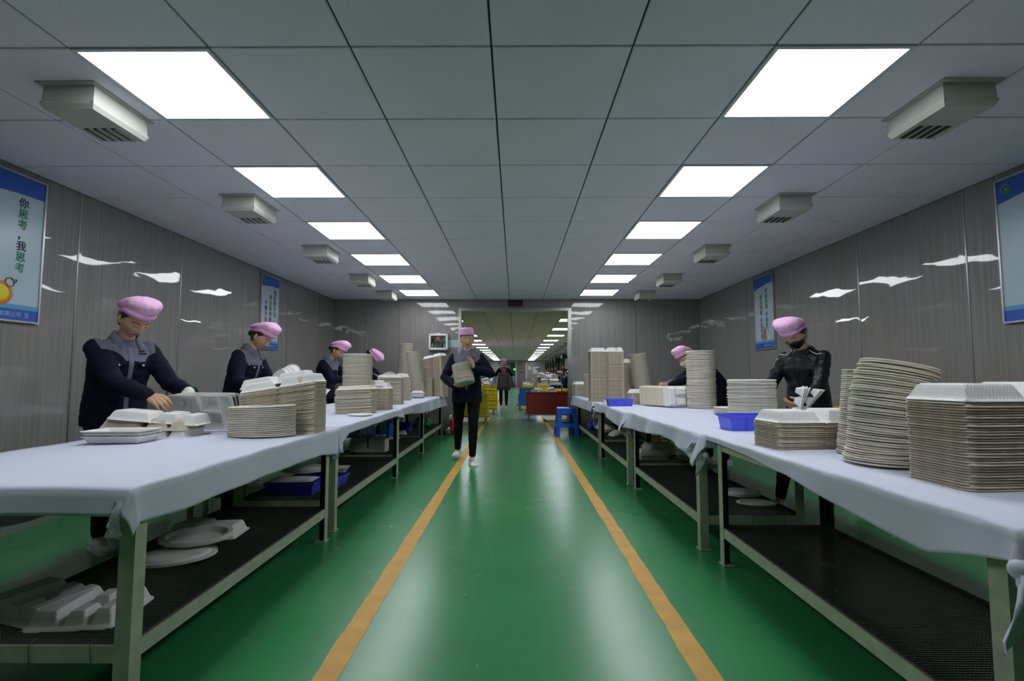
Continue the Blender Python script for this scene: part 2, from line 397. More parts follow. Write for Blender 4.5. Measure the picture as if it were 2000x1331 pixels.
# the far ceiling's tiles are a pixel or two deep: one joined part of real tiles
tb = MB(); gx = [FXL] + [-.1 + .6 * k for k in range(-6, 6)]; gy = np.arange(Y1 + .15, FY1, .6)
far_light_rows = [12.1 + 2.4 * k for k in range(14)]
def is_light(x, y):
    return (abs(x + 1.9) < .05 or abs(x - 1.1) < .05) and any(abs(y - r) < .31 for r in far_light_rows)
for i in range(len(gx)):
    x0 = gx[i]; x1 = gx[i + 1] if i + 1 < len(gx) else FXR
    if x1 <= x0: continue
    for y in gy:
        if is_light(x0, y): continue
        tb.box(x0 + .006, x1 - .006, y + .006, y + .594, H, H + .01)
t_ = tb.obj('ceiling_tiles', M['tile_far'], fc); t_['kind'] = 'stuff'
for k, r in enumerate(far_light_rows):
    y = gy[int(np.argmin(abs(gy - r)))]
    for side, x in (('left', -1.9), ('right', 1.1)):
        light(x, y, H, f'lit panel of the {side} row in the long hall, {ordn10[k]} beyond the doorway', f'{side} row of panels in the long hall', True)
# far end wall: doors, notice boards, clock, green lamp
d2 = struct(empty('door_2'))
MB().box(-1.45, -.45, FY1 - .06, FY1, 0, 2.05).obj('door_leaf', M['door_pink'], d2)
MB().box(-.42, -.02, FY1 - .05, FY1, 0, 2.1).obj('door_opening', M['door_dark'], d2)
MB().box(-1.55, -.0, FY1 - .07, FY1, 2.1, 2.2).obj('door_frame', M['door_dark'], d2)
d3 = struct(empty('door_3'))
MB().box(.14, .95, FY1 - .06, FY1, .0, 2.2).obj('door_leaf', M['door_pink'], d3)
for a in (.06, .95): MB().box(a, a + .08, FY1 - .09, FY1, 0, 2.28).obj('door_frame', M['alu_white'], d3)
MB().box(.2, .55, FY1 - .1, FY1 - .06, 0, .25).obj('kick_plate', M['red_in'], d3)
g = empty('exit_lamp', (-.05, FY1 - .14, 1.62), 0, 'small round green lamp glowing at the far end of the hall', 'lamp')
MB().cyl((0, -.02, 0), (0, .02, 0), .09, n=16).obj('lens', M['green_led'], g); MB().box(-.11, .11, .02, .06, -.11, .11).obj('lamp_housing', M['black'], g)
g = empty('notice_board', (1.85, FY1 - .03, 1.58), 0, 'pale white notice board on the end wall of the long hall', 'notice board')
MB().box(-.26, .26, -.02, .02, -.38, .32).obj('sheet', M['paperwhite'], g); MB().box(-.27, .27, -.022, .022, .30, .36).obj('blue_header', M['blue_print'], g)
g = empty('wall_sign', (.62, FY1 - .08, 1.5), 0, 'small dark pink sign on the far pinkish door', 'sign')
MB().box(-.17, .17, -.01, .01, -.17, .17).obj('plate', M['mauve'], g); MB().box(-.14, .14, -.013, 0, -.02, .1).obj('print', M['shoe_pink'], g)
g = empty('wall_clock', (1.3, FY1 - .02, 1.72), 0, 'round pale wall clock beside the far notice board', 'clock')
MB().lathe([(.16, 0), (.17, .015), (.15, .03)], 24, T=TR(rx=PI / 2)).obj('dial', M['paperwhite'], g, loc=(0, 0, 0))
MB().box(-.006, .006, -.04, -.03, 0, .11).obj('hand', M['black'], g); MB().box(0, .08, -.04, -.03, -.006, .006).obj('hand', M['black'], g)
g = empty('notice_board', (-2.25, FY1 - .03, 1.35), 0, 'pale green board on the end wall left of the aproned worker', 'notice board')
MB().box(-.33, .33, -.02, .02, -.42, .45).obj('sheet', mat('pale_green_board', (.30, .38, .30), .6), g); MB().box(-.36, .36, -.01, .02, -.45, .48).obj('board_frame', M['alu_white'], g)
# ------------------------------------------------------------------ boxes hanging from the ceiling
def vent_box():
    t = empty('ceiling_vent_box')
    MB().box(-.14, .14, -.20, .20, -.008, 0).obj('mounting_flange', M['housing'], t)
    b = MB(); b.loft([[(x, y, 0) for x, y in ((-.122, -.17), (.122, -.17), (.122, .17), (-.122, .17))], [(x, y, -.085) for x, y in ((-.125, -.175), (.125, -.175), (.125, .175), (-.125, .175))]])
    b.obj('housing', M['housing'], t)
    c = MB(); c.loft([[(sx * (.129 - o), sy * (.179 - o), z) for sx, sy in ((-1, -1), (1, -1), (1, 1), (-1, 1))] for o, z in ((0, -.088), (0, -.100), (.012, -.122))])
    c.obj('cover', M['housing'], t)
    for k in range(4):
        x = -.075 + k * .045
        MB().box(x - .012, x + .012, .02, .15, -.125, -.121).obj('slot', M['slot'], t)
    for k in range(4):
        x = -.075 + k * .045
        MB().box(x + .012, x + .018, .02, .15, -.130, -.120).obj('louvre', M['housing'], t)
    for sx in (-1, 1):
        MB().cyl((sx * .122, -.180, -.094), (sx * .122, -.176, -.094), .005, n=8).obj('screw', M['brass'], t)
    return t
vb = vent_box()
vy = [2.46, 3.93, 5.42, 6.93, 8.25]
first = True
for side, x in (('left', -2.125), ('right', 2.14)):
    for i, y in enumerate(vy):
        o = vb if first else copy_tree(vb); first = False
        o.location = (x, y, H)
        tag(o, f'grey box with slotted grille hanging from the ceiling, {ordn[i]} along the {side} wall', 'vent box', f'grey ceiling boxes along the {side} wall')
for side, x in (('left', -2.125), ('right', 2.14)):
    for k in range(12):
        o = copy_tree(vb); o.location = (x, 11.5 + 2.4 * k, H)
        tag(o, f'grey ceiling box in the long hall, {side} side, {ordn10[k]} beyond the doorway', 'vent box', f'ceiling boxes of the long hall, {side} side')
# ------------------------------------------------------------------ posters on the side walls
def poster(y0, y1, side, lab):
    z0, z1 = 1.385, 2.375; w = y1 - y0; yc = (y0 + y1) / 2
    X = XL + .004 if side < 0 else XR - .004
    t = empty('poster', (X, yc, (z0 + z1) / 2), PI / 2 if side < 0 else -PI / 2, lab, 'poster', 'framed slogan posters on the side walls')
    h = (z1 - z0) / 2; w2 = w / 2
    MB().box(-w2 + .01, w2 - .01, -.014, 0, -h + .01, h - .01).obj('sheet', M['paper'], t)
    f = MB()
    for a in ((-w2, -w2 + .012, -h, h), (w2 - .012, w2, -h, h)): f.box(a[0], a[1], -.022, 0, a[2], a[3])
    for a in ((-w2 + .012, w2 - .012, -h, -h + .012), (-w2 + .012, w2 - .012, h - .012, h)): f.box(a[0], a[1], -.022, 0, a[2], a[3])
    f.obj('poster_frame', M['alu'], t)
    # header band with a slanted lower edge, footer band
    hb = MB(); n = 14; up = []; lo = []
    for i in range(n + 1):
        u = i / n; x = (-w2 + .012) + u * (w - .024)
        zl = h - .17 + (.05 * u if side > 0 else .04 * u) + .012 * math.sin(u * PI)
        up.append((x, h - .012)); lo.append((x, zl))
    v = [(x, -.0155, z) for x, z in up] + [(x, -.0155, z) for x, z in lo] + [(x, -.013, z) for x, z in up] + [(x, -.013, z) for x, z in lo]; k = n + 1
    hb.add(v, [(i, i + 1, k + i + 1, k + i) for i in range(n)] + [(2 * k + i, 3 * k + i, 3 * k + i + 1, 2 * k + i + 1) for i in range(n)] + [(k + i, k + i + 1, 3 * k + i + 1, 3 * k + i) for i in range(n)])
    hb.obj('header_band', M['blue_print'], t)
    MB().box(-w2 + .012, w2 - .012, -.0155, -.013, -h + .012, -h + .085).obj('footer_band', M['blue_print'], t)
    MB().box(-w2 + .012, w2 - .012, -.015, -.013, -h + .085, -h + .115).obj('footer_wave', M['blue_lt'], t)
    lg = MB(); pts = [(-w2 + .075 + .03 * math.cos(a), -.017, h - .08 + .03 * math.sin(a)) for a in np.linspace(.6, 2 * PI - .2, 14)]
    lg.tube(pts, .006, 6); lg.ell((-w2 + .078, -.017, h - .08), (.014, .002, .016), 8, 6); lg.obj('logo', M['lime'], t)
    text('footer_print', '有限公司  宣', .036, M['pale'], t, (.08, -.0165, -h + .048))
    return t, w2, h
def vtext(t, chars, x, ztop, size):
    z = ztop
    for c, m in chars:
        if c == ' ': z -= size * .5; continue
        o = text('character', c, size, M[m], t, (x, -.0155, z), bold=size * .012)
        z -= size * 1.04
K, G_, R_c = 'black_text', 'green_text', 'red_text'
t, w2, h = poster(2.93, 3.43, -1, 'tall poster cut by the frame, nearest on the left wall, black and green characters')
vtext(t, [('你', K), ('思', G_), ('考', G_), ('，', K), ('我', K), ('思', G_), ('考', G_), ('，', K)], .095, .30, .070)
MB().ell((-.035, -.016, -.315), (.095, .004, .08), 20, 10).obj('cartoon_face', M['orange'], t, True)
MB().ell((-.035, -.019, -.315), (.07, .004, .055), 20, 10).obj('cartoon_face', M['yellow'], t, True)
MB().tube([(.05 + .03 * math.cos(a) - .015, -.017, -.24 + .03 * math.sin(a)) for a in np.linspace(0, 2 * PI, 12)], .003, 6).obj('cartoon_ear', M['brown'], t)
t, w2, h = poster(6.43, 6.93, -1, 'tall slogan poster with three columns behind the second worker on the left')
vtext(t, [('我', K), ('们', K), ('的', K), ('承', G_), ('诺', G_), ('，', K)], .13, .28, .072)
vtext(t, [('按', K), ('流', G_), ('程', G_), ('作', K), ('业', K), ('，', K)], .01, .20, .072)
vtext(t, [('不', K), ('做', K), ('不', R_c), ('良', R_c), ('品', R_c), ('。', K)], -.11, .12, .072)
t, w2, h = poster(6.43, 6.95, 1, 'tall slogan poster with a crowd drawing behind the worker in black leather')
vtext(t, [('多', K), ('点', K), ('沟', G_), ('通', G_), (' ', K), ('少', K), ('点', K), ('抱', G_), ('怨', G_)], .07, .28, .068)
vtext(t, [('多', K), ('点', K), ('理', R_c), ('解', R_c), (' ', K), ('少', K), ('点', K), ('争', R_c), ('执', R_c)], -.07, .21, .068)
cols = ['red_text', 'blue_lt', 'mauve', 'orange', 'pink', 'white']
for k in range(26):
    r = k % 6; q = k // 6
    x = .03 + (r - 2.5) * .03 * (1 - q * .12) + random.uniform(-.005, .005); z = -.36 + q * .036
    b = MB(); b.ell((x, -.016, z + .018), (.008, .002, .009), 8, 5); b.ell((x, -.0155, z), (.012, .002, .016), 8, 5)
    b.obj('crowd_figure', M[cols[k % 6]], t)
t, w2, h = poster(2.86, 3.42, 1, 'tall poster cut by the frame, nearest on the right wall, green ring logo')
text('header_print', '环保', .06, M['pale'], t, (0, -.0175, h - .07))
# small black sign over the doorway
g = empty('door_sign', ((1006 - 1006) * 0 - .0, Y1 - .012, 2.355), 0, 'small black sign with faint characters over the doorway', 'sign')
g.location.x = .0
MB().box(-.13, .14, -.014, .01, -.052, .045).obj('sign_board', M['black'], g)
MB().box(-.13, .14, -.016, .01, -.072, -.053).obj('lower_rim', M['brown'], g)
text('lettering', '包装车间', .055, M['gold_text'], g, (.005, -.0155, -.003))
# first-aid cabinet on the end wall
g = empty('first_aid_cabinet', (-1.37, Y1 - .002, 1.64), 0, 'white framed glass-front first-aid cabinet on the end wall', 'cabinet')
MB().box(-.155, .155, -.006, 0, -.135, .135).obj('back_panel', M['paperwhite'], g)
f = MB()
for a in ((-.17, -.135, -.145, .145), (.135, .17, -.145, .145)): f.rbox(a[0], a[1], -.12, 0, a[2], a[3], .006)
for a in ((-.135, .135, -.145, -.108), (-.135, .135, .108, .145)): f.rbox(a[0], a[1], -.12, 0, a[2], a[3], .006)
f.obj('cabinet_frame', M['white'], g)
for sx in (-1, 1):
    for sz in (-1, 1): MB().cyl((sx * .152, -.123, sz * .127), (sx * .152, -.118, sz * .127), .009, n=8).obj('corner_screw', M['black'], g)
MB().box(-.03, .03, -.09, -.04, .145, .158).obj('carry_handle', M['white'], g)
MB().box(-.135, .135, -.10, -.01, -.006, 0).obj('shelf', M['green'], g)
MB().box(-.135, .135, -.112, -.109, -.108, .108).obj('pane', M['glass'], g)
MB().cyl((0, -.118, .06), (0, -.113, .06), .033, n=20).obj('badge', M['red'], g)
cb = MB(); cb.box(-.018, .018, -.1195, -.118, .055, .065); cb.box(-.005, .005, -.1195, -.118, .042, .078); cb.obj('cross', M['orange'], g)
def bottle(x, z, h, r, m, cap, lab):
    t = empty('medicine_bottle', (x, Y1 - .06, z), 0, lab, 'bottle', 'bottles in the first-aid cabinet')
    MB().lathe([(r, 0), (r, h * .7), (r * .45, h * .82), (r * .45, h * .88)], 12).obj('bottle_body', M[m], t, True)
    MB().lathe([(r * .55, h * .86), (r * .55, h)], 10).obj('bottle_cap', M[cap], t)
cx, cz = -1.37, 1.64
for a in ((-.105, 0, .085, .017, 'mauve', 'red', 'red-capped bottle on the upper shelf of the first-aid cabinet'),
          (-.055, 0, .075, .018, 'lime', 'orange', 'yellow-green bottle beside the red-capped one in the first-aid cabinet'),
          (.105, 0, .09, .018, 'paperwhite', 'blue_lt', 'blue-capped bottle at the right of the cabinet upper shelf'),
          (-.11, -.108, .08, .018, 'white', 'white', 'white bottle at the lower left of the first-aid cabinet'),
          (-.06, -.108, .07, .016, 'paperwhite', 'blue_lt', 'small pale blue-capped bottle on the cabinet lower shelf'),
          (.06, -.108, .085, .014, 'green', 'green', 'green bottle on the lower shelf of the first-aid cabinet'),
          (.11, -.108, .08, .02, 'white', 'white', 'white bottle at the lower right of the first-aid cabinet')):
    bottle(cx + a[0], cz + a[1] + .0, *a[2:])
t = empty('medicine_box', (cx, Y1 - .06, cz - .108), 0, 'small brown carton lying on the cabinet lower shelf', 'box')
MB().box(-.04, .035, -.03, .03, 0, .025).obj('carton', M['brown'], t); MB().box(-.04, .035, -.031, .031, .008, .016).obj('stripe', M['blue_print'], t)
g = empty('paper_notice', (-1.08, Y1 - .004, 1.615), 0, 'white paper notice on the wall behind the walking worker', 'notice')
MB().box(-.12, .10, -.003, 0, -.065, .065).obj('sheet', M['paperwhite'], g)
for k in range(4): MB().box(-.1, .08, -.0036, -.003, .045 - k * .026, .049 - k * .026).obj('print_line', M['blue_lt'], g)
# ------------------------------------------------------------------ work tables of painted angle iron
ZT = .69
def table(xi, xo, y0, y1, xb, lab, fine, shelf_z=.20):
    """xi aisle-side x, xo frame's wall-side x, xb wall-side x of the board"""
    s = 1 if xo > xi else -1
    t = empty('work_table', (xi, y0, 0), 0, lab, 'table', 'angle-iron work tables under white cloths')
    L = y1 - y0; Wd = abs(xo - xi); P = lambda x: x * s      # local x measured towards the wall
    def bx(b, a0, a1, c0, c1, z0, z1, mi=0): b.box(min(P(a0), P(a1)), max(P(a0), P(a1)), c0, c1, z0, z1, mi)
    w, th = .05, .005
    for (lx, dx) in ((0, 1), (Wd, -1)):
        for (ly, dy) in ((0, 1), (L, -1)):
            b = MB()
            def Lp(o0, o1, m_):
                q_ = [(o0, o0), (w - (o0 > 0) * .0002, o0), (w - (o0 > 0) * .0002, o1), (o1, o1), (o1, w - (o0 > 0) * .0002), (o0, w - (o0 > 0) * .0002)]
                b.loft([[(P(lx + dx * u), ly + dy * v_, z) for u, v_ in q_] for z in ((0, ZT - .03) if o0 == 0 else (.0002, ZT - .0302))], m_)
            Lp(0, .0025, 0); Lp(.0027, th, 1)
            leg = b.obj('leg', [M['frame'], M['frame_in']], t)
            q = MB(); bx(q, lx - dx * .008, lx + dx * .06, ly - dy * .008, ly + dy * .06, 0, .006); q.obj('foot_plate', M['frame'], leg)
    for nm, z1 in (('top_rail', ZT - .03), ('shelf_rail', shelf_z)):
        hgt = .045 if nm == 'top_rail' else .052
        for (a0, a1, c0, c1) in ((.003, .008, w, L - w), (Wd - .008, Wd - .003, w, L - w), (w, Wd - w, .003, .008), (w, Wd - w, L - .008, L - .003)):
            b = MB(); bx(b, a0, a1, c0, c1, z1 - hgt, z1)
            # the inward flange, dusty on the shelf
            if c1 - c0 > .1: bx(b, (a1 if a0 < .1 else a0 - .03), (a1 + .03 if a0 < .1 else a0), c0, c1, z1 - .006, z1, 1)
            else: bx(b, a0, a1, (c1 if c0 < .1 else c0 - .03), (c1 + .03 if c0 < .1 else c0), z1 - .006, z1, 1)
            b.obj(nm, [M['frame'], M['dirt'] if nm == 'shelf_rail' else M['frame']], t)
    # woven wire shelf
    b = MB(); pitch = fine; r = .0016
    def wire(p0, p1):
        d = np.array(p1) - np.array(p0); a = np.array([0, 0, r]); e = np.cross(d / np.linalg.norm(d), (0, 0, 1)) * r
        v = []
        for p in (p0, p1):
            for q in (a, e * .87 - a * .5, -e * .87 - a * .5): v.append(np.array(p) + q)
        b.add(v, [(0, 1, 4, 3), (1, 2, 5, 4), (2, 0, 3, 5)])
    for x in np.arange(.01, Wd, pitch): wire((P(x), .01, shelf_z + .003), (P(x), L - .01, shelf_z + .003))
    for y in np.arange(.01, L, pitch): wire((P(.01), y, shelf_z + .006), (P(Wd - .01), y, shelf_z + .006))
    o = link('wire_shelf', b.mesh('wire_shelf', M['wire'], fix=False), t); o['kind'] = 'stuff'
    # wire ties over the shelf rail
    for k in range(3):
        x = .12 + k * .19
        pts = [(P(x), .001, shelf_z - .054), (P(x), -.004, shelf_z - .02), (P(x + .004), .0, shelf_z + .006), (P(x + .006), .03, shelf_z + .008)]
        MB().tube(pts, .0015, 5).obj('wire_tie', M['dirt'], t)
    bb = MB(); bx(bb, .004, abs(xb - xi) - .03, .004, L - .004, ZT - .030, ZT - .010); bb.obj('board', M['plywood'], t)
    return t
def interp(pts, v):
    return float(np.interp(v, [p[0] for p in pts], [p[1] for p in pts]))
def cloth(xi, xb, y0, y1, hang, far_hang, near_hang, back, lab, seed=0, ripple=.012, zt=ZT):
    """a sheet laid over the board; hang: [(y, drop)] along the aisle side"""
    s = 1 if xb > xi else -1; Wd = abs(xb - xi)
    r_ = random.Random(seed); ph = [r_.uniform(0, 6.28) for _ in range(6)]
    maxh = max(h for _, h in hang)
    us = np.concatenate([np.linspace(-1, 0, 13)[:-1], np.linspace(0, 1, 26), 1 + np.linspace(0, 1, 10)[1:]])
    vs = np.concatenate([np.linspace(-1, 0, 9)[:-1], np.linspace(0, 1, 64), 1 + np.linspace(0, 1, 9)[1:]])
    V = []
    for v in vs:
        vy = min(max(v, 0), 1); y = y0 + (y1 - y0) * vy; b = 0
        if v < 0: b = -v * near_hang
        if v > 1: b = (v - 1) * far_hang
        for u in us:
            ux = min(max(u, 0), 1); a = 0
            if u < 0: a = -u * interp(hang, y)
            if u > 1: a = (u - 1) * back
            X = ux * Wd; Y = y
            dx, dy = (-1 if u < 0 else (1 if u > 1 else 0)) * (a > 0), (-1 if v < 0 else (1 if v > 1 else 0)) * (b > 0)
            z = zt + .0022 * math.sin(X * 9 + ph[0] + Y * 3) + .0015 * math.sin(Y * 17 + ph[1])
            d = math.hypot(a, b)
            if d > 0:
                rr = .012                                    # rounded edge
                drop = d if d > 2 * rr else d * d / (4 * rr) + 0
                nrm = math.hypot(a * abs(dx), b * abs(dy)) or 1
                ox, oy = dx * a / nrm, dy * b / nrm
                out = min(d, .02) * .6 + .004
                wv = math.sin(Y * 7.5 + ph[2]) * .55 + math.sin(Y * 17 + ph[3]) * .3 if abs(oy) < .7 else math.sin(X * 8 + ph[4]) * .6
                k = min(d / .12, 1.3)
                out += ripple * (wv + .75) * k + (.018 * k if a > 0 and b > 0 else 0)
                X += ox * out; Y += oy * out
                z = z - drop * (1 - .04 * wv)
            V.append((xi + s * X, Y, z))
    n = len(us); F = [(i * n + j, i * n + j + 1, (i + 1) * n + j + 1, (i + 1) * n + j) for i in range(len(vs) - 1) for j in range(n - 1)]
    b = MB(); b.add(V, F)
    o = link('table_cloth', b.mesh('table_cloth', M['cloth'], True), None)
    m = o.modifiers.new('thick', 'SOLIDIFY'); m.thickness = .0015; m.offset = 0
    tag(o, lab, 'tablecloth', 'white cloths over the work tables')
    return o
# left row, nearest first: (xi, y0, y1)
LT = [(-1.185, 1.60, 3.24, -1.84), (-1.20, 3.40, 5.20, -1.86), (-1.235, 5.34, 6.86, -1.88), (-1.27, 6.98, 8.75, -1.9)]
RT = [(1.135, 1.20, 2.86, 1.74), (1.10, 3.06, 4.72, 1.72), (1.075, 4.86, 6.40, 1.70), (1.09, 6.6, 8.8, 1.74)]
nm4 = ['nearest', 'second', 'third', 'fourth and last']
for i, (xi, y0, y1, xo) in enumerate(LT):
    table(xi, xo, y0, y1, -2.26, f'pale green angle-iron work table with wire shelf, {nm4[i]} in the left row', (.012, .016, .024, .03)[i])
for i, (xi, y0, y1, xo) in enumerate(RT):
    table(xi, xo, y0, y1, 2.09, f'pale green angle-iron work table with wire shelf, {nm4[i]} in the right row', (.012, .016, .024, .03)[i])
BL = -2.30; BR = 2.10
cl = []
cl.append(cloth(-1.185, BL, 1.57, 3.36, [(1.5, .105), (1.8, .125), (2.4, .125), (3.0, .13), (3.3, .16), (3.5, .17)], .06, .085, .34, 'white cloth on the nearest table of the left row, smooth deep overhang', 1, .012))
cl.append(cloth(-1.20, BL, 3.38, 5.28, [(3.3, .15), (3.6, .06), (4.4, .06), (5.0, .06), (5.3, .10)], .10, .10, .25, 'white cloth on the second table of the left row, pointed corner flaps', 2, .016))
cl.append(cloth(-1.225, BL, 5.31, 6.95, [(5.3, .07), (5.8, .09), (6.5, .14), (7, .12)], .08, .10, .25, 'white cloth on the third table of the left row', 3, .02))
cl.append(cloth(-1.26, BL, 6.98, 8.86, [(7.0, .16), (7.9, .17), (8.9, .19)], .15, .08, .25, 'white cloth on the last table of the left row, by the end wall', 4, .02))
cl.append(cloth(1.135, BR, 1.16, 2.97, [(1.1, .06), (1.4, .135), (1.7, .115), (2.1, .065), (2.6, .035), (3, .03)], .05, .10, .22, 'white cloth on the nearest table of the right row, knotted at the near corner', 5, .016))
cl.append(cloth(1.10, BR, 2.99, 4.78, [(2.9, .19), (3.2, .13), (3.7, .09), (4.3, .13), (4.8, .15)], .10, .08, .25, 'white cloth on the second table of the right row, bulging bunched overhang', 6, .026))
cl.append(cloth(1.055, BR, 4.82, 6.50, [(4.8, .18), (5.3, .14), (5.9, .09), (6.5, .12)], .08, .08, .2, 'white cloth on the third table of the right row, ragged edge', 7, .024))
cl.append(cloth(1.02, BR, 6.6, 8.86, [(6.6, .12), (8.86, .16)], .12, .05, .2, 'white cloth on the last table of the right row, by the end wall', 8, .02))
# knots and hanging tie strips of the cloths
def strip(name, pts, w0, w1, parent, seed=0):
    r_ = random.Random(seed); b = MB(); rows = []
    P_ = [np.array(p, float) for p in pts]; n = len(P_)
    for i, p in enumerate(P_):
        t = i / (n - 1); w = w0 + (w1 - w0) * t; a = r_.uniform(-.5, .5) + 1.1 * t
        e = np.array([math.cos(a), math.sin(a) * .8, 0]) * w
        q = np.array([-math.sin(a), math.cos(a), 0]) * w * .35
        rows.append([tuple(p - e), tuple(p - e * .4 + q), tuple(p + e * .3 - q), tuple(p + e), tuple(p + e * .3 - q * .2), tuple(p - e * .4 + q * 1.8)])
    b.loft(rows); o = b.obj(name, M['cloth'], parent, True); return o
def knot(c, p, r, seed):
    r_ = random.Random(seed); b = MB()
    for k in range(5):
        b.ell((p[0] + r_.uniform(-.5, .5) * r, p[1] + r_.uniform(-.5, .5) * r, p[2] + r_.uniform(-.6, .4) * r), (r * r_.uniform(.5, .8), r * r_.uniform(.5, .8), r * r_.uniform(.5, .9)), 10, 7)
    b.obj('knot', M['cloth'], c, True)
# near right corner
knot(cl[4], (1.12, 1.13, .60), .035, 1)
strip('tie_strip', [(1.115, 1.12, .60), (1.10, 1.12, .55), (1.095, 1.13, .50), (1.075, 1.14, .455), (1.06, 1.14, .43)], .030, .012, cl[4], 2)
strip('tie_strip', [(1.125, 1.115, .60), (1.13, 1.115, .50), (1.135, 1.12, .38), (1.15, 1.12, .2), (1.16, 1.12, .05)], .022, .016, cl[4], 3)
strip('tie_strip', [(1.16, 1.13, .63), (1.22, 1.11, .60), (1.28, 1.12, .56)], .03, .02, cl[4], 4)
# near left corner
strip('tie_strip', [(-1.205, 1.555, .66), (-1.205, 1.545, .62), (-1.212, 1.545, .58), (-1.205, 1.55, .545)], .010, .028, cl[0], 5)
# joint of the first two tables on the right
knot(cl[5], (1.10, 2.99, .56), .035, 6)
strip('tie_strip', [(1.10, 2.98, .56), (1.09, 2.98, .52), (1.065, 2.98, .475), (1.055, 2.98, .45)], .028, .008, cl[5], 7)
strip('tie_strip', [(1.09, 2.99, .64), (1.04, 3.05, .60), (1.02, 3.15, .585)], .05, .02, cl[5], 8)
knot(cl[6], (1.06, 4.82, .56), .03, 9)
strip('tie_strip', [(1.06, 4.8, .56), (1.08, 4.8, .50), (1.10, 4.8, .45)], .03, .012, cl[6], 10)
for k, (x, y, z0, z1) in enumerate(((1.02, 6.5, .60, .36), (1.0, 6.45, .62, .48), (1.04, 6.4, .58, .50))):
    strip('tie_strip', [(x, y, z0), (x + .015, y, z0 - (z0 - z1) * .35), (x - .012, y, z0 - (z0 - z1) * .7), (x + .006, y, z1)], .018, .008, cl[7], 20 + k)
strip('tie_strip', [(-1.2, 3.36, .60), (-1.21, 3.36, .55), (-1.19, 3.36, .48)], .012, .02, cl[0], 31)
strip('tie_strip', [(-1.21, 5.28, .62), (-1.235, 5.27, .57), (-1.225, 5.27, .52)], .05, .01, cl[1], 33)
strip('tie_strip', [(-1.22, 4.5, .66), (-1.22, 4.5, .62), (-1.24, 4.48, .58)], .03, .008, cl[1], 34)
strip('tie_strip', [(1.62, 2.92, .62), (1.63, 2.92, .58), (1.60, 2.92, .54)], .03, .012, cl[4], 35)

# ------------------------------------------------------------------ moulded pulp tableware
def round_mesh(name, R, h, depth, m, n=40, rimw=.16):
    p = [(R, h), (R * .985, h + .0015), (R * (1 - rimw), h + .0008), (R * .78, h - depth * .75), (R * .70, h - depth), (.002, h - depth)]
    q = [(.002, h - depth - .002), (R * .70, h - depth - .002), (R * .80, h - depth * .75 - .0015), (R * (1 - rimw * .9), h - .002), (R * .975, h - .0025), (R * .99, h - .0050), (R * 1.0, h - .0045)]
    return MB().lathe(list(reversed(p)) + list(reversed(q)), n).mesh(name, m, False)
def height_tray(name, w, d, lobes, h, m, nx, ny, lip=.004, th=.002, rib=0, corner=.16, hinge=None):
    """moulded sheet, domes pointing up. lobes: list of (x0,x1,y0,y1,slope,height)"""
    def box(x, a, b, s): return max(0, min(1, min((x - a) / s, (b - x) / s)))
    def sm(t): return t * t * (3 - 2 * t)
    X, Y, Z = [], [], []
    for j in range(ny + 1):
        for i in range(nx + 1):
            u = -1 + 2 * i / nx; v = -1 + 2 * j / ny
            x = w / 2 * u * math.sqrt(1 - corner * .5 * abs(v) ** 8 * abs(u) ** 4); y = d / 2 * v * math.sqrt(1 - corner * abs(u) ** 8 * abs(v) ** 4)
            z = 0
            for (a, b_, c, e, s, hh) in lobes:
                t = sm(min(box(x, a, b_, s), box(y, c, e, s)))
                zz = hh * t
                if rib and .03 < t < .97: zz += rib * math.sin((x + y) * 2 * PI / .012) * .5
                z = max(z, zz)
            if hinge is not None and abs(x - hinge) < .008: z -= .004 * (1 - abs(x - hinge) / .008)
            if abs(u) > .999 or abs(v) > .999: z -= lip
            X.append(x); Y.append(y); Z.append(z)
    n = nx + 1; N = n * (ny + 1)
    v = [(X[k], Y[k], Z[k] + th) for k in range(N)] + [(X[k], Y[k], Z[k]) for k in range(N)]
    f = []
    for j in range(ny):
        for i in range(nx):
            a = j * n + i; f.append((a, a + 1, a + n + 1, a + n)); f.append((N + a, N + a + n, N + a + n + 1, N + a + 1))
    edge = [i for i in range(n)] + [j * n + nx for j in range(1, ny + 1)] + [ny * n + i for i in range(nx - 1, -1, -1)] + [j * n for j in range(ny - 1, 0, -1)]
    for k in range(len(edge)):
        a, b_ = edge[k], edge[(k + 1) % len(edge)]; f.append((a, N + a, N + b_, b_))
    return MB().add(v, f).mesh(name, m, False)
cw = .232
plain = [(-.222, -.012, -.106, .106, .03, .048), (.012, .222, -.106, .106, .03, .052)]
comp = [(-.222, -.012, -.106, .106, .028, .045), (.012, .128, -.106, -.008, .022, .05), (.012, .128, .004, .106, .022, .05), (.134, .222, -.106, .106, .022, .05)]
me_clam = height_tray('clamshell', .46, .225, plain, 0, M['pulp_tan'], 56, 28, hinge=0)
me_clam_top = height_tray('clamshell_top', .46, .225, plain, 0, M['pulp_white'], 84, 44, rib=.0025, hinge=0)
me_comp = height_tray('clamshell_comp', .46, .225, comp, 0, M['pulp_tan'], 60, 30, hinge=0)
me_comp_top = height_tray('clamshell_comp_top', .46, .225, comp, 0, M['pulp_white'], 88, 44, hinge=0)
me_tray5 = height_tray('compartment_tray', .30, .225, [(-.14, -.035, -.10, .10, .022, .032), (-.025, .055, -.10, -.004, .02, .03), (-.025, .055, .006, .10, .02, .03), (.063, .14, -.10, .10, .02, .034)], 0, M['pulp_white'], 60, 44)
me_rect = height_tray('rect_tray', .34, .23, [(-.158, .158, -.103, .103, .02, .03)], 0, M['pulp'], 34, 26)
me_rect_w = height_tray('rect_tray_white', .30, .20, [(-.138, .138, -.09, .09, .02, .03)], 0, M['pulp_white'], 40, 30, rib=.003)
me_round = round_mesh('plate', .13, .012, .010, M['pulp'])
me_round_w = round_mesh('plate_white', .13, .012, .010, M['pulp_white'])
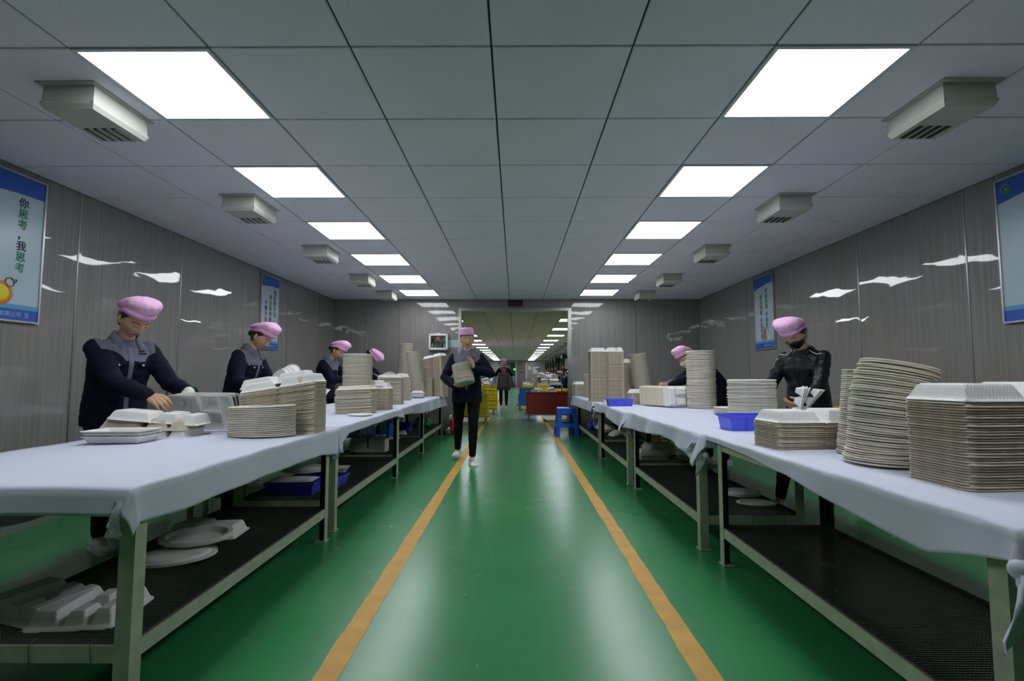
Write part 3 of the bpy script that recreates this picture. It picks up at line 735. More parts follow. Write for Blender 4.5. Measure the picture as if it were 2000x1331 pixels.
me_round_lo = round_mesh('plate_low', .13, .012, .010, M['pulp'], 20)
me_deep = round_mesh('deep_plate', .13, .034, .030, M['pulp'], 24, .08)
me_bowl = round_mesh('bowl', .13, .05, .045, M['pulp_white'], 40, .10)
def ordinal(n):
    return f'{n}' + ('th' if 10 <= n % 100 <= 20 else {1: 'st', 2: 'nd', 3: 'rd'}.get(n % 10, 'th'))
def place(me, name, loc, R, lab, cat, grp=None):
    o = link(name, me, None); o.matrix_world = Matrix.Translation(loc) @ R
    return tag(o, lab, cat, grp)
def stack(me, name, base, n, pitch, rz, lab, cat, grp, lean=None, jit=.002, rj=.02, sc=1.0, scy=None, topme=None, toplab=None, wob=.0, tilt=(0, 0), inv=False):
    """lean(t) -> (dx, dy) offset as the pile rises; every piece an object of its own"""
    out = []
    for i in range(n):
        t = i / max(1, n - 1); lx, ly = lean(t) if lean else (0, 0)
        a = rng.uniform(-wob, wob); b_ = rng.uniform(-wob, wob)
        loc = Vector((base[0] + lx + rng.uniform(-jit, jit), base[1] + ly + rng.uniform(-jit, jit), base[2] + pitch * i))
        R = Matrix.Rotation(rz + rng.uniform(-rj, rj), 4, 'Z') @ Matrix.Rotation(tilt[0] * (t if len(tilt) > 2 else 1) + a, 4, 'X') @ Matrix.Rotation(tilt[1] * (t if len(tilt) > 2 else 1) + b_, 4, 'Y') @ Matrix.Diagonal((sc, scy or sc, sc, 1))
        if inv: R = R @ Matrix.Rotation(PI, 4, 'X')
        top = (i == n - 1)
        o = place((topme or me) if top else me, name, loc, R, toplab if (top and toplab) else (f'{lab}, topmost one' if top else f'{lab}, ' + ('lowest one' if i == 0 else f'{ordinal(i + 1)} from the bottom')), cat, grp)
        out.append(o)
    return out
# lid: one half of a clamshell
me_lid = height_tray('lid', .232, .225, [(-.105, .105, -.1, .1, .03, .05)], 0, M['pulp_tan'], 30, 28)
me_lid_w = height_tray('lid_white', .232, .225, [(-.105, .105, -.1, .1, .03, .05)], 0, M['pulp_white'], 60, 56, rib=.0025)
me_lid_p = height_tray('lid_pale', .232, .225, [(-.105, .105, -.1, .1, .03, .05)], 0, M['pulp'], 26, 24)
me_comp_c = me_comp.copy(); me_comp_c.materials[0] = M['pulp_cream']
# ---- left row
# nearest table: white trays, splayed compartment boxes, oval plates, tall pile of opened boxes
stack(me_rect_w, 'food_tray', (-2.015, 2.60, ZT + .036), 3, .013, .06, 'white tray in the little pile at the left table corner', 'tray', 'white trays near the corner of the left table', inv=True, jit=.006, rj=.05)
for k, (dz, ty, dx, dy) in enumerate(((0, 0, 0, 0), (.045, .02, -.01, .0), (.052, .03, -.012, .01), (.085, .10, .02, .015))):
    place(me_comp_top if k in (0, 3) else me_comp, 'clamshell_box', (-2.03 + dx, 2.85 + dy, ZT + .004 + dz), Matrix.Rotation(.05 + .04 * k, 4, 'Z') @ Matrix.Rotation(ty, 4, 'Y'),
          ('opened compartment box lying flat on the cloth below the splayed ones', 'second opened compartment box from the bottom of the splayed pile', 'third opened compartment box from the bottom of the splayed pile', 'uppermost opened compartment box of the splayed pile, tilted up')[k], 'food box', 'splayed compartment boxes before the first worker')
for k in range(4):
    place(me_comp_top, 'clamshell_box', (-1.90 + .012 * k, 3.05 + .018 * k, .81 + .004 * k), Matrix.Rotation(-.12 - .03 * k, 4, 'Z') @ Matrix.Rotation(-1.22 - .03 * k, 4, 'X'),
          ('front opened compartment box stood up in the hands of the first worker, hollows showing', 'second opened box held upright by the first worker', 'third opened box held upright by the first worker', 'rearmost opened box held upright by the first worker')[k], 'food box', 'boxes the first worker holds upright')
me_oval = me_round.copy(); me_oval.name = 'oval_plate'
for i in range(17):
    R = Matrix.Rotation(.02 * rng.uniform(-1, 1), 4, 'Z') @ Matrix.Rotation(-.03 * i / 17, 4, 'Y') @ Matrix.Diagonal((1.42, .98, 1, 1))
    place(me_oval, 'oval_plate', (-1.437 + rng.uniform(-.002, .002), 2.87, ZT + .001 + .0098 * i), R, f'oval plate in the low pile on the nearest left table, {ordinal(i + 1)} from the bottom' if i < 16 else 'topmost oval plate of the low pile on the nearest left table', 'plate', 'low pile of oval plates')
stack(me_clam, 'clamshell_box', (-1.415, 3.085, ZT + .004), 32, .0087, .04, 'tan opened box in the broad pile, nearest left table', 'food box', 'broad pile of opened boxes, left row',
      topme=me_comp_top, toplab='white domed box on top of the broad pile of opened boxes, left row', tilt=(0, -.16, 1), rj=.012)
# a white opened box lying on that pile
place(me_clam_top, 'clamshell_box', (-1.45, 3.10, ZT + .004 + 32 * .0087 + .012), Matrix.Rotation(.1, 4, 'Z') @ Matrix.Rotation(-.17, 4, 'Y') @ Matrix.Diagonal((.9, .9, 1, 1)), 'loose white opened box resting askew on the broad pile, left row', 'food box')
# second table
stack(me_rect, 'food_tray', (-1.455, 4.62, ZT + .002), 22, .0104, .03, 'uneven tray before the tall plate column, left row', 'tray', 'uneven pile of trays, second left table', wob=.018, jit=.006, tilt=(0, -.05))
stack(me_round, 'round_plate', (-1.555, 4.96, ZT + .002), 55, .0100, 0, 'round plate in the tall straight column, left row', 'plate', 'tall plate column, second left table', sc=1.09, wob=.012, topme=me_round_w, toplab='white plate topping the tall column on the second left table')
stack(me_lid, 'food_box_lid', (-1.375, 5.125, ZT + .002), 25, .009, .02, 'tan square tray in the neat square pile, left row', 'food box', 'neat square pile, second left table', topme=me_lid_w, toplab='white domed square lid crowning the neat pile, left row')
place(me_lid_w, 'food_box_lid', (-1.44, 5.13, ZT + .245), Matrix.Rotation(.06, 4, 'Z') @ Matrix.Diagonal((1.05, 1, 1, 1)), 'second white square lid resting on the neat pile, left row', 'food box')
# bowls held by the second and fourth worker
for k in range(3):
    place(me_bowl, 'pulp_bowl', (-2.13 + .03 * k, 4.50 + .015 * k, 1.015 + .008 * k), Matrix.Rotation(-.35, 4, 'Z') @ Matrix.Rotation(-.35 + 0 * k, 4, 'Y') @ Matrix.Rotation(1.15 + .12 * k, 4, 'X') @ Matrix.Rotation(PI, 4, 'X') @ Matrix.Diagonal((1.02, .9, 1, 1)),
          ('nearest white bowl tilted in the hands of the second worker', 'middle white bowl in the hands of the second worker', 'rear white bowl in the hands of the second worker')[k], 'bowl', 'bowls the second worker inspects')
place(me_bowl, 'pulp_bowl', (-2.03, 8.15, .99), Matrix.Rotation(1.2, 4, 'X') @ Matrix.Diagonal((.95, .75, 1, 1)), 'white bowl held up behind the tall plate column, left row', 'bowl')
place(me_clam_top, 'clamshell_box', (-1.83, 4.70, .80), Matrix.Rotation(.5, 4, 'Z') @ Matrix.Rotation(-.9, 4, 'Y') @ Matrix.Diagonal((.6, .8, 1, 1)), 'white opened box leaning between the tall plate column and the third worker', 'food box')
place(me_round_w, 'round_plate', (-1.315, 4.30, ZT + .004), Matrix.Diagonal((.8, .8, 1, 1)), 'single flat white plate at the cloth edge before the uneven trays, left row', 'plate')
# third table
stack(me_rect, 'food_tray', (-1.50, 6.08, ZT + .002), 33, .0102, .05, 'off-white tray in the rounded pile on the third left table', 'tray', 'rounded pile of trays, third left table', sc=.86, wob=.02, jit=.004)
stack(me_lid_p, 'food_box_lid', (-1.56, 7.10, ZT + .002), 34, .010, .38, 'pale square tray in the pile turned cornerwise, left row', 'food box', 'cornerwise square pile, left row', sc=.8, lean=lambda t: (-.03 * t, 0), tilt=(0, .08, 1))
# last table
place(me_lid_w, 'food_box_lid', (-1.50, 7.75, ZT + .07), Matrix.Rotation(.2, 4, 'Z') @ Matrix.Rotation(PI, 4, 'X') @ Matrix.Diagonal((.9, .8, 1, 1)), 'cream tray with rim up on the last left table', 'food box')
place(me_lid_w, 'food_box_lid', (-1.50, 7.75, ZT + .085), Matrix.Rotation(.2, 4, 'Z') @ Matrix.Diagonal((.9, .8, .6, 1)), 'white lid closing the cream tray on the last left table', 'food box')
stack(me_deep, 'pulp_bowl', (-1.90, 8.55, ZT + .002), 52, .0168, 0, 'off-white bowl in the tallest column against the end wall', 'bowl', 'tallest column by the end wall, left row', sc=.87, lean=lambda t: (.05 * t, .0), wob=.03, jit=.005)
stack(me_deep, 'pulp_bowl', (-1.53, 7.98, ZT + .002), 42, .0168, 0, 'off-white bowl in the leaning column left of the first-aid cabinet', 'bowl', 'leaning column, last left table', sc=.87, lean=lambda t: (-.11 * t, 0), tilt=(0, -.12, 1), wob=.03, jit=.004)
stack(me_deep, 'pulp_bowl', (-1.44, 8.36, ZT + .002), 18, .0165, 0, 'small bowl in the low pile behind the leaning column', 'bowl', 'low pile of small bowls, last left table', sc=.62, wob=.03)
stack(me_clam, 'clamshell_box', (-1.33, 8.50, ZT + .004), 74, .0089, -.50, 'tan opened box in the last leaning pile, left row', 'food box', 'tall leaning pile of opened boxes, left row',
      topme=me_clam_top, toplab='white domed box topping the tall leaning pile, left row', sc=.85, lean=lambda t: (-.03 * t, 0), tilt=(0, -.16, 1))
# ---- right row
stack(me_clam, 'clamshell_box', (1.558, 1.645, ZT + .004), 33, .0082, .10, 'tan opened box in the big nearest pile, right row', 'food box', 'big near pile of opened boxes, right row',
      topme=me_clam_top, toplab='white ribbed box crowning the big near pile, right row', rj=.012, jit=.0025)
stack(me_round, 'round_plate', (1.425, 1.985, ZT + .001), 44, .0086, 0, 'round plate in the tall curving column, right row', 'plate', 'tall curving plate column, right row',
      lean=lambda t: (.085 * t ** 1.6 + .01 * math.sin(6 * t), .0), tilt=(.04, .22, 1), jit=.004, wob=.012, toplab='topmost tilted plate of the tall curving column, right row')
stack(me_round, 'round_plate', (1.525, 2.215, ZT + .001), 42, .0087, 0, 'off-white plate in the straight column half hidden by the curving one', 'plate', 'hidden plate column, nearest right table', sc=.86, lean=lambda t: (.04 * t, 0), wob=.01)
stack(me_clam, 'clamshell_box', (1.425, 2.46, ZT + .004), 15, .0088, .07, 'tan opened box in the low pile, nearest right table', 'food box', 'low pile of opened boxes, nearest right table',
      topme=me_clam_top, toplab='white ribbed box on top of the low pile, nearest right table', rj=.015, jit=.003)
stack(me_round, 'round_plate', (1.70, 3.64, ZT + .001), 34, .0090, 0, 'off-white large plate in the wide column before the worker in leather', 'plate', 'wide plate column, second right table', sc=1.26, scy=1.15, wob=.006, jit=.004, topme=me_round_w, toplab='top plate of the wide column before the worker in leather')
stack(me_round, 'round_plate', (1.885, 4.48, ZT + .001), 6, .0105, 0, 'cream plate in the very low pile beside the wide column', 'plate', 'very low plate pile, second right table', sc=.95, topme=me_round_w, toplab='white top plate of the very low pile, second right table')
stack(me_round, 'round_plate', (1.975, 5.36, ZT + .001), 60, .0100, 0, 'off-white plate in the tall straight column before the bending worker', 'plate', 'tall straight plate column, right row', sc=1.13, wob=.012, jit=.004, topme=me_round_w, toplab='white top plate of the column before the bending worker')
for k in range(24):
    place(me_comp_top if k < 3 else me_comp_c, 'clamshell_box', (1.86 - .008 * k + rng.uniform(-.004, .004), 5.50 + .0175 * k, ZT + .115 + rng.uniform(0, .003)),
          Matrix.Rotation(.10 + rng.uniform(-.02, .02), 4, 'Z') @ Matrix.Rotation(PI / 2 - .1 + rng.uniform(-.02, .02), 4, 'X') @ Matrix.Rotation(PI, 4, 'Z'),
          f'cream box on edge, {ordinal(k + 1)} back in the nested row of the right tables' if k else 'front white box of the nested row standing on edge, right row', 'food box', 'nested boxes standing on edge, right row')
stack(me_lid_p, 'food_box_lid', (1.47, 6.13, ZT + .002), 15, .0098, .1, 'tan square tray in the small pile behind the boxes on edge', 'food box', 'small square pile behind the boxes on edge', sc=.8, topme=me_lid_w, toplab='white lid on the small pile behind the boxes on edge')
place(me_lid_w, 'food_box_lid', (1.30, 6.15, ZT + .01), Matrix.Rotation(.5, 4, 'Z') @ Matrix.Rotation(.2, 4, 'Y') @ Matrix.Diagonal((.6, .6, .8, 1)), 'small white lid slanting against the small square pile', 'food box')
place(me_lid_p, 'food_box_lid', (1.12, 6.02, ZT + .02), Matrix.Rotation(.1, 4, 'Z') @ Matrix.Diagonal((.7, .6, .7, 1)), 'small cream lid lying behind the flat blue bin, right row', 'food box')
stack(me_clam, 'clamshell_box', (1.235, 6.86, ZT + .004), 77, .0088, .03, 'tan opened box in the highest pile of the right row', 'food box', 'highest pile of opened boxes, right row',
      topme=me_comp_top, toplab='white domed box crowning the highest pile of the right row', rj=.01, jit=.002)
stack(me_lid, 'food_box_lid', (1.64, 7.30, ZT + .002), 54, .0100, .1, 'brownish square tray in the narrow pile behind the highest pile', 'food box', 'narrow brownish pile, right row', wob=.02)
stack(me_deep, 'pulp_bowl', (1.775, 6.93, ZT + .002), 37, .0168, 0, 'bowl in the leaning column beside the highest box pile', 'bowl', 'leaning bowl column, right row', sc=.95, lean=lambda t: (-.09 * t, 0), tilt=(0, -.14, 1), wob=.02, jit=.004)
stack(me_deep, 'pulp_bowl', (1.215, 8.12, ZT + .002), 21, .0165, 0, 'off-white bowl in the column partly behind the highest box pile', 'bowl', 'column behind the highest pile, right row', sc=.9, wob=.02)
stack(me_lid_p, 'food_box_lid', (1.09, 8.62, ZT + .002), 20, .0105, .2, 'pale tray in the last small pile, right row', 'food box', 'last small pile, right row', sc=.85, topme=me_lid_w, toplab='white lid on the last small pile of the right row')
# plates fanned in front of the worker in leather
for k, (dx, a, b_) in enumerate(((0, 1.35, .25), (.015, 1.28, .1), (.03, 1.2, -.1), (.075, .95, -.2), (.085, .92, -.2), (.095, .88, -.22))):
    place(me_tray5, 'compartment_tray', (1.93 + dx, 3.44 + .004 * k, .845), Matrix.Rotation(-.52, 4, 'Z') @ Matrix.Rotation(-a, 4, 'Y') @ Matrix.Rotation(b_ * .3, 4, 'X') @ Matrix.Diagonal((.80, .90, 1, 1)),
          ('upright' if k < 3 else 'slanting') + f' white tray fanned by the worker in leather, {ordinal(k + 1)} from the left', 'tray', 'trays fanned by the worker in leather')
# ---- things on the shelves under the left tables
zs = .21
place(me_lid_w, 'food_box_lid', (-1.70, 2.72, zs), Matrix.Rotation(-.2, 4, 'Z') @ Matrix.Diagonal((.8, .9, 1, 1)), 'white lid on the wire shelf, left one of two behind the oval plates', 'food box')
place(me_lid_w, 'food_box_lid', (-1.52, 2.68, zs), Matrix.Rotation(.1, 4, 'Z') @ Matrix.Diagonal((.8, .9, 1, 1)), 'white lid on the wire shelf, right one of two behind the oval plates', 'food box')
for k in range(2):
    place(me_round_w, 'oval_plate', (-1.505, 2.28, zs + .035 + .006 * k), Matrix.Rotation(.4, 4, 'Z') @ Matrix.Rotation(PI, 4, 'X') @ Matrix.Diagonal((1.25, .98, 1.2, 1)), ('lowest pale oval plate on the nearest left wire shelf', 'second pale oval plate from the bottom on the nearest left wire shelf')[k], 'plate', 'oval plates on the nearest left shelf')
for k in range(2):
    place(me_oval if k == 0 else me_round_w, 'oval_plate', (-1.50, 2.42, zs + .045 + .006 * k), Matrix.Rotation(.2, 4, 'Z') @ Matrix.Rotation(.05, 4, 'X') @ Matrix.Diagonal((1.2, .95, 2.2, 1)), ('domed oval plate above the flat ones on the nearest left wire shelf', 'topmost domed oval plate on the nearest left wire shelf')[k], 'plate', 'oval plates on the nearest left shelf')
place(me_tray5, 'compartment_tray', (-1.47, 1.80, zs), Matrix.Rotation(.1, 4, 'Z') @ Matrix.Diagonal((.95, 1.1, 1.4, 1)), 'white compartment tray, hollows down, on the shelf behind the nearest left leg', 'tray')
place(me_tray5, 'compartment_tray', (-1.68, 1.84, zs + .012), Matrix.Rotation(-.25, 4, 'Z') @ Matrix.Rotation(.05, 4, 'Y') @ Matrix.Diagonal((1.0, 1.2, 1.2, 1)), 'greyish compartment tray overlapping the white one on the nearest left shelf', 'tray')
def bin_(name, loc, rz, w, d, h, m, lab, cat='bin', grp=None, t=.006, mi=None, ribs=2):
    g = empty(name, loc, rz, lab, cat, grp)
    b = MB(); o = .012
    def rect(x, y, z): return [(-x, -y, z), (x, -y, z), (x, y, z), (-x, y, z)]
    x, y = w / 2, d / 2
    b.loft([rect(x - o, y - o, 0), rect(x, y, h), rect(x - t, y - t, h), rect(x - o - t, y - o - t, t)])
    b.obj('bin_body', M[m], g)
    r = MB()
    for a in ((-x - .006, x + .006, -y - .006, -y + .004), (-x - .006, x + .006, y - .004, y + .006), (-x - .006, -x + .004, -y, y), (x - .004, x + .006, -y, y)): r.box(a[0], a[1], a[2], a[3], h - .014, h + .002)
    r.obj('rim', M[m], g)
    for k in range(ribs):
        u = (-1 + 2 * (k + .5) / ribs) * .72
        for sy in (-1, 1):
            MB().box(u * x - .004, u * x + .004, min(sy * (y - .011), sy * (y + .003)), max(sy * (y - .011), sy * (y + .003)), .01, h - .012).obj('rib', M[m], g)
    return g
bin_('blue_bin', (-1.555, 3.60, zs), .03, .33, .22, .085, 'blue_dark', 'dark blue plastic bin, nearer of two on the second left shelf', grp='blue bins on the second left shelf')
bin_('blue_bin', (-1.44, 3.84, zs), -.1, .30, .20, .075, 'blue_dark', 'dark blue plastic bin behind the nearer one on the second left shelf', grp='blue bins on the second left shelf')
place(me_rect_w, 'food_tray', (-1.56, 3.60, zs + .092), Matrix.Rotation(.05, 4, 'Z') @ Matrix.Diagonal((1.02, .95, .25, 1)), 'flat pale sheet tray lying over the nearer dark blue bin', 'tray')
for k in range(4):
    place(me_round_w if k == 3 else me_oval, 'oval_plate', (-1.62, 3.90, zs + .088 + .008 * k), Matrix.Rotation(.15 * k, 4, 'Z') @ Matrix.Diagonal((1.25, .85, 1.1, 1)), f'oval plate in the small pile on the rear dark blue bin, {ordinal(k + 1)} from below' if k < 3 else 'top oval plate of the small pile on the rear dark blue bin', 'plate', 'oval plates on the rear dark blue bin')
place(me_rect_w, 'food_tray', (-1.60, 4.36, zs + .035), Matrix.Rotation(.1, 4, 'Z') @ Matrix.Rotation(PI, 4, 'X') @ Matrix.Diagonal((1.15, .85, 1.3, 1)), 'white rectangular tray, rim up, lying alone mid-shelf under the second left table', 'tray')
place(me_rect_w, 'food_tray', (-1.72, 4.34, zs + .045), Matrix.Rotation(.0, 4, 'Z') @ Matrix.Rotation(.04, 4, 'Y') @ Matrix.Rotation(PI, 4, 'X') @ Matrix.Diagonal((.9, .85, 1, 1)), 'greyish rectangular tray overlapping the white one under the second left table', 'tray')
place(me_rect_w, 'food_tray', (-1.62, 5.47, zs + .03), Matrix.Rotation(.0, 4, 'Z') @ Matrix.Rotation(PI, 4, 'X') @ Matrix.Diagonal((.75, .55, .8, 1)), 'white tray alone at the near end of the third left shelf', 'tray')
for j, x in enumerate((-1.71, -1.505)):
    stack(me_lid_p, 'food_box_lid', (x, 5.60, zs), 13, .0105, .03, 'square tray in the pile under the blue basket, ' + ('wall side' if j == 0 else 'aisle side'), 'food box', 'square piles under the blue basket', sc=.84, wob=.02)
# blue lattice basket
g = empty('blue_basket', (-1.60, 5.60, zs + .155), 0, 'blue lattice plastic basket on tray piles under the third left table', 'basket')
bx_, by_, bh = .25, .15, .24
b = MB(); b.box(-bx_ + .02, bx_ - .02, -by_ + .015, by_ - .015, 0, .008)
for sx, sy in ((-1, -1), (1, -1), (-1, 1), (1, 1)): b.cyl((sx * (bx_ - .02), sy * (by_ - .015), 0), (sx * bx_, sy * by_, bh), .008, n=6)
b.obj('basket_base', M['basket'], g)
rm = MB()
for a in ((-bx_ - .006, bx_ + .006, -by_ - .006, -by_ + .006), (-bx_ - .006, bx_ + .006, by_ - .006, by_ + .006), (-bx_ - .006, -bx_ + .006, -by_, by_), (bx_ - .006, bx_ + .006, -by_, by_)): rm.box(a[0], a[1], a[2], a[3], bh - .02, bh + .004)
rm.obj('rim', M['basket'], g)
la = MB()
for k in range(19):
    u = -1 + 2 * (k + .5) / 19
    for sy in (-1, 1): la.tube([(u * (bx_ - .02), sy * (by_ - .015), 0), (u * bx_, sy * by_, bh - .02)], .0035, 4)
for k in range(11):
    u = -1 + 2 * (k + .5) / 11
    for sx in (-1, 1): la.tube([(sx * (bx_ - .02), u * (by_ - .015), 0), (sx * bx_, u * by_, bh - .02)], .0035, 4)
for q in (.2, .4, .6, .8):
    z = q * bh; e = .02 * (1 - q)
    la.box(-bx_ + e, bx_ - e, -by_ + e * .75 - .002, -by_ + e * .75 + .002, z - .003, z + .003); la.box(-bx_ + e, bx_ - e, by_ - e * .75 - .002, by_ - e * .75 + .002, z - .003, z + .003)
    la.box(-bx_ + e - .002, -bx_ + e + .002, -by_, by_, z - .003, z + .003); la.box(bx_ - e - .002, bx_ - e + .002, -by_, by_, z - .003, z + .003)
o = la.obj('lattice', M['basket'], g); o['kind'] = 'stuff'
# fourth left shelf: trays, blue bin, green bag
place(me_rect_w, 'food_tray', (-1.66, 7.2, zs), Matrix.Rotation(.2, 4, 'Z') @ Matrix.Diagonal((.8, .7, 1.3, 1)), 'white domed tray on the last left shelf', 'tray')
place(me_oval, 'oval_plate', (-1.62, 6.55, zs + .01), Matrix.Diagonal((1.05, .8, 1, 1)), 'off-white oval plate at the far end of the third left shelf', 'plate')
bin_('blue_bin', (-1.72, 7.55, zs), 0, .34, .24, .12, 'blue_dark', 'dark blue bin on the last left shelf', ribs=1)
def lump(name, c, r, m, lab, cat, seed, n=7, parent=None):
    r_ = random.Random(seed); b = MB()
    for k in range(n): b.ell((r_.uniform(-.6, .6) * r[0], r_.uniform(-.6, .6) * r[1], r[2] * r_.uniform(.35, .7)), (r[0] * r_.uniform(.35, .6), r[1] * r_.uniform(.35, .6), r[2] * r_.uniform(.3, .6)), 14, 9)
    o = b.obj(name, M[m], None, True, loc=c)
    md = o.modifiers.new('r', 'REMESH'); md.mode = 'VOXEL'; md.voxel_size = max(r) / 14; md.use_smooth_shade = True
    tx = bpy.data.textures.new('lump', 'CLOUDS'); tx.noise_scale = max(r) * .3
    d = o.modifiers.new('d', 'DISPLACE'); d.texture = tx; d.strength = max(r) * .25; d.mid_level = .5
    return tag(o, lab, cat)
lump('green_bag', (-1.48, 8.15, zs + .01), (.16, .14, .13), 'green', 'crumpled green plastic bag on the last left shelf', 'bag', 3)
# ---- shelves under the right tables
for k in range(3):
    place(me_round_w if k == 2 else me_oval, 'oval_plate', (1.555, 3.53, zs + .004 + .007 * k), Matrix.Rotation(.05, 4, 'Z') @ Matrix.Diagonal((.95, .80, 1, 1)), f'pale plate in the rear pile of three on the second right shelf, {ordinal(k + 1)} from below', 'plate', 'rear plates on the second right shelf')
place(me_round_w, 'oval_plate', (1.545, 3.29, zs + .002), Matrix.Rotation(-.05, 4, 'Z') @ Matrix.Diagonal((.95, .62, 1, 1)), 'single pale plate lying nearest on the second right shelf', 'plate')
for j, (x, y, n_, rz) in enumerate(((1.36, 5.12, 6, .1), (1.52, 5.38, 8, .35))):
    stack(me_rect, 'food_tray', (x, y, zs + .002), n_, .012, rz, 'pale tray in the ' + ('nearer' if j == 0 else 'further') + ' pile on the third right shelf', 'tray', 'tray piles on the third right shelf', sc=.9, wob=.04, jit=.01)
lump('crumpled_cloth', (1.62, 4.95, zs + .01), (.06, .05, .04), 'cloth', 'small crumpled cloth on the third right shelf', 'cloth', 5)
lump('crumpled_bag', (1.30, 7.3, zs + .01), (.14, .18, .11), 'pulp', 'crumpled greyish bag on the last right shelf', 'bag', 6)
lump('crumpled_bag', (1.18, 7.65, zs + .01), (.09, .12, .12), 'blue_dark', 'crumpled dark blue bag on the last right shelf', 'bag', 8)
for k in range(5):
    place(me_rect, 'food_tray', (1.42 + .012 * k, 6.95, zs + .01 + .012 * k), Matrix.Rotation(.3 + .12 * k, 4, 'Z') @ Matrix.Diagonal((.8, .8, 1, 1)), f'creased tray in the loose heap on the last right shelf, {ordinal(k + 1)} from below', 'tray', 'loose trays on the last right shelf')
lump('crumpled_cloth', (1.52, 6.82, zs + .01), (.09, .07, .08), 'cloth', 'crumpled white cloth beside the loose trays on the last right shelf', 'cloth', 9)
# blue bins on the right tables
bin_('blue_bin', (1.495, 3.24, ZT), .03, .33, .19, .095, 'blue', 'bright blue plastic bin on the second right table, beside the low box pile', grp='bright blue bins on the right tables')
bin_('blue_bin', (1.18, 5.72, ZT), .0, .275, .18, .082, 'blue', 'small bright blue plastic bin on the third right table before the highest pile', grp='bright blue bins on the right tables')

# ------------------------------------------------------------------ furniture beyond the tables
g = empty('tube_chair', (-2.90, 4.75, 0), -PI / 2, 'chair with a dark bent-tube back between the first and second worker', 'chair')
pts = [(-.22, -.18, 0), (-.22, -.2, .45), (-.22, -.23, .82)] + [(-.22 + .06 * (1 - math.cos(a)), -.24, .85 + .07 * math.sin(a)) for a in np.linspace(0, PI / 2, 6)] + [(.22 - .06 * (1 - math.cos(a)), -.24, .85 + .07 * math.sin(a)) for a in np.linspace(PI / 2, 0, 6)] + [(.22, -.23, .82), (.22, -.2, .45), (.22, -.18, 0)]
MB().tube(pts, .011, 8).obj('back_frame', M['machine'], g, True)
for sx in (-1, 1): MB().tube([(sx * .2, .2, 0), (sx * .2, .2, .44)], .011, 8).obj('leg', M['machine'], g, True)
for sx in (-1, 1): MB().tube([(sx * .2, .2, .42), (sx * .215, -.2, .42)], .009, 8).obj('seat_rail', M['machine'], g, True)
MB().rbox(-.21, .21, -.2, .22, .43, .465, .012).obj('seat', M['black'], g)
MB().rbox(-.2, .2, -.235, -.215, .62, .78, .008).obj('backrest', M['black'], g)
def wooden_stool(loc, lab, m='frame'):
    g = empty('stool', loc, .2, lab, 'stool')
    for sx in (-1, 1):
        for sy in (-1, 1): MB().box(sx * .14 - .016, sx * .14 + .016, sy * .14 - .016, sy * .14 + .016, 0, .42).obj('leg', M[m], g)
    for sy in (-1, 1): MB().box(-.124, .124, sy * .14 - .01, sy * .14 + .01, .14, .165).obj('stretcher', M[m], g); MB().box(-.124, .124, sy * .14 - .01, sy * .14 + .01, .33, .36).obj('stretcher', M[m], g)
    MB().rbox(-.18, .18, -.18, .18, .42, .45, .01).obj('seat', M[m], g); return g
wooden_stool((-2.24, 3.86, 0), 'pale green stool seen under the cloth behind the nearest left table')
wooden_stool((1.98, 7.2, 0), 'orange wooden stool seen under the third right cloth', 'wood')
g = empty('steel_bench', (2.90, 4.72, 0), 0, 'thin-legged steel bench behind the worker in leather', 'bench')
for sx in (-1, 1):
    for sy in (-1, 1): MB().tube([(sx * .24, sy * .4, 0), (sx * .22, sy * .38, .5)], .011, 8).obj('leg', M['steel'], g, True)
MB().rbox(-.25, .25, -.42, .42, .5, .53, .01).obj('seat', M['steel'], g)
def crate(name, loc, rz, w, d, h, m, mp, lab, cat='crate', grp=None, nx=4, nz=2, ny=3):
    """hollow crate with raised ribs framing recessed panels"""
    g = empty(name, loc, rz, lab, cat, grp); x, y = w / 2, d / 2; t = .012
    b = MB(); b.box(-x + t, x - t, -y + t, y - t, 0, .01)
    for a in ((-x + t, x - t, -y + t, -y + t + .006), (-x + t, x - t, y - t - .006, y - t), (-x + t, -x + t + .006, -y + t, y - t), (x - t - .006, x - t, -y + t, y - t)): b.box(a[0], a[1], a[2], a[3], 0, h - .01)
    b.obj('crate_shell', M[mp], g)
    r = MB()
    for a in ((-x - .008, x + .008, -y - .008, -y + .016), (-x - .008, x + .008, y - .016, y + .008), (-x - .008, -x + .016, -y + .016, y - .016), (x - .016, x + .008, -y + .016, y - .016)): r.box(a[0], a[1], a[2], a[3], h - .035, h)
    r.obj('rim', M[m], g)
    for k in range(nx + 1):
        u = -x + .008 + (w - .016) * k / nx
        for sy in (-1, 1): MB().box(u - .007, u + .007, min(sy * (y - .013), sy * y), max(sy * (y - .013), sy * y), 0, h - .035).obj('rib', M[m], g)
    for k in range(1, ny):
        u = -y + d * k / ny
        for sx in (-1, 1): MB().box(min(sx * (x - .013), sx * x), max(sx * (x - .013), sx * x), u - .007, u + .007, 0, h - .035).obj('rib', M[m], g)
    for k in range(nz + 1):
        z = .01 + (h - .05) * k / nz
        q = MB(); q.box(-x, x, -y + .001, -y + .013, z - .008, z + .008); q.box(-x, x, y - .013, y - .001, z - .008, z + .008); q.box(-x + .001, -x + .013, -y + .013, y - .013, z - .008, z + .008); q.box(x - .013, x - .001, -y + .013, y - .013, z - .008, z + .008)
        q.obj('band', M[m], g)
    return g
crate('yellow_crate', (2.93, 4.64, .53), 0, .42, .34, .22, 'yellow', 'yellow_d', 'yellow crate on the steel bench behind the worker in leather')
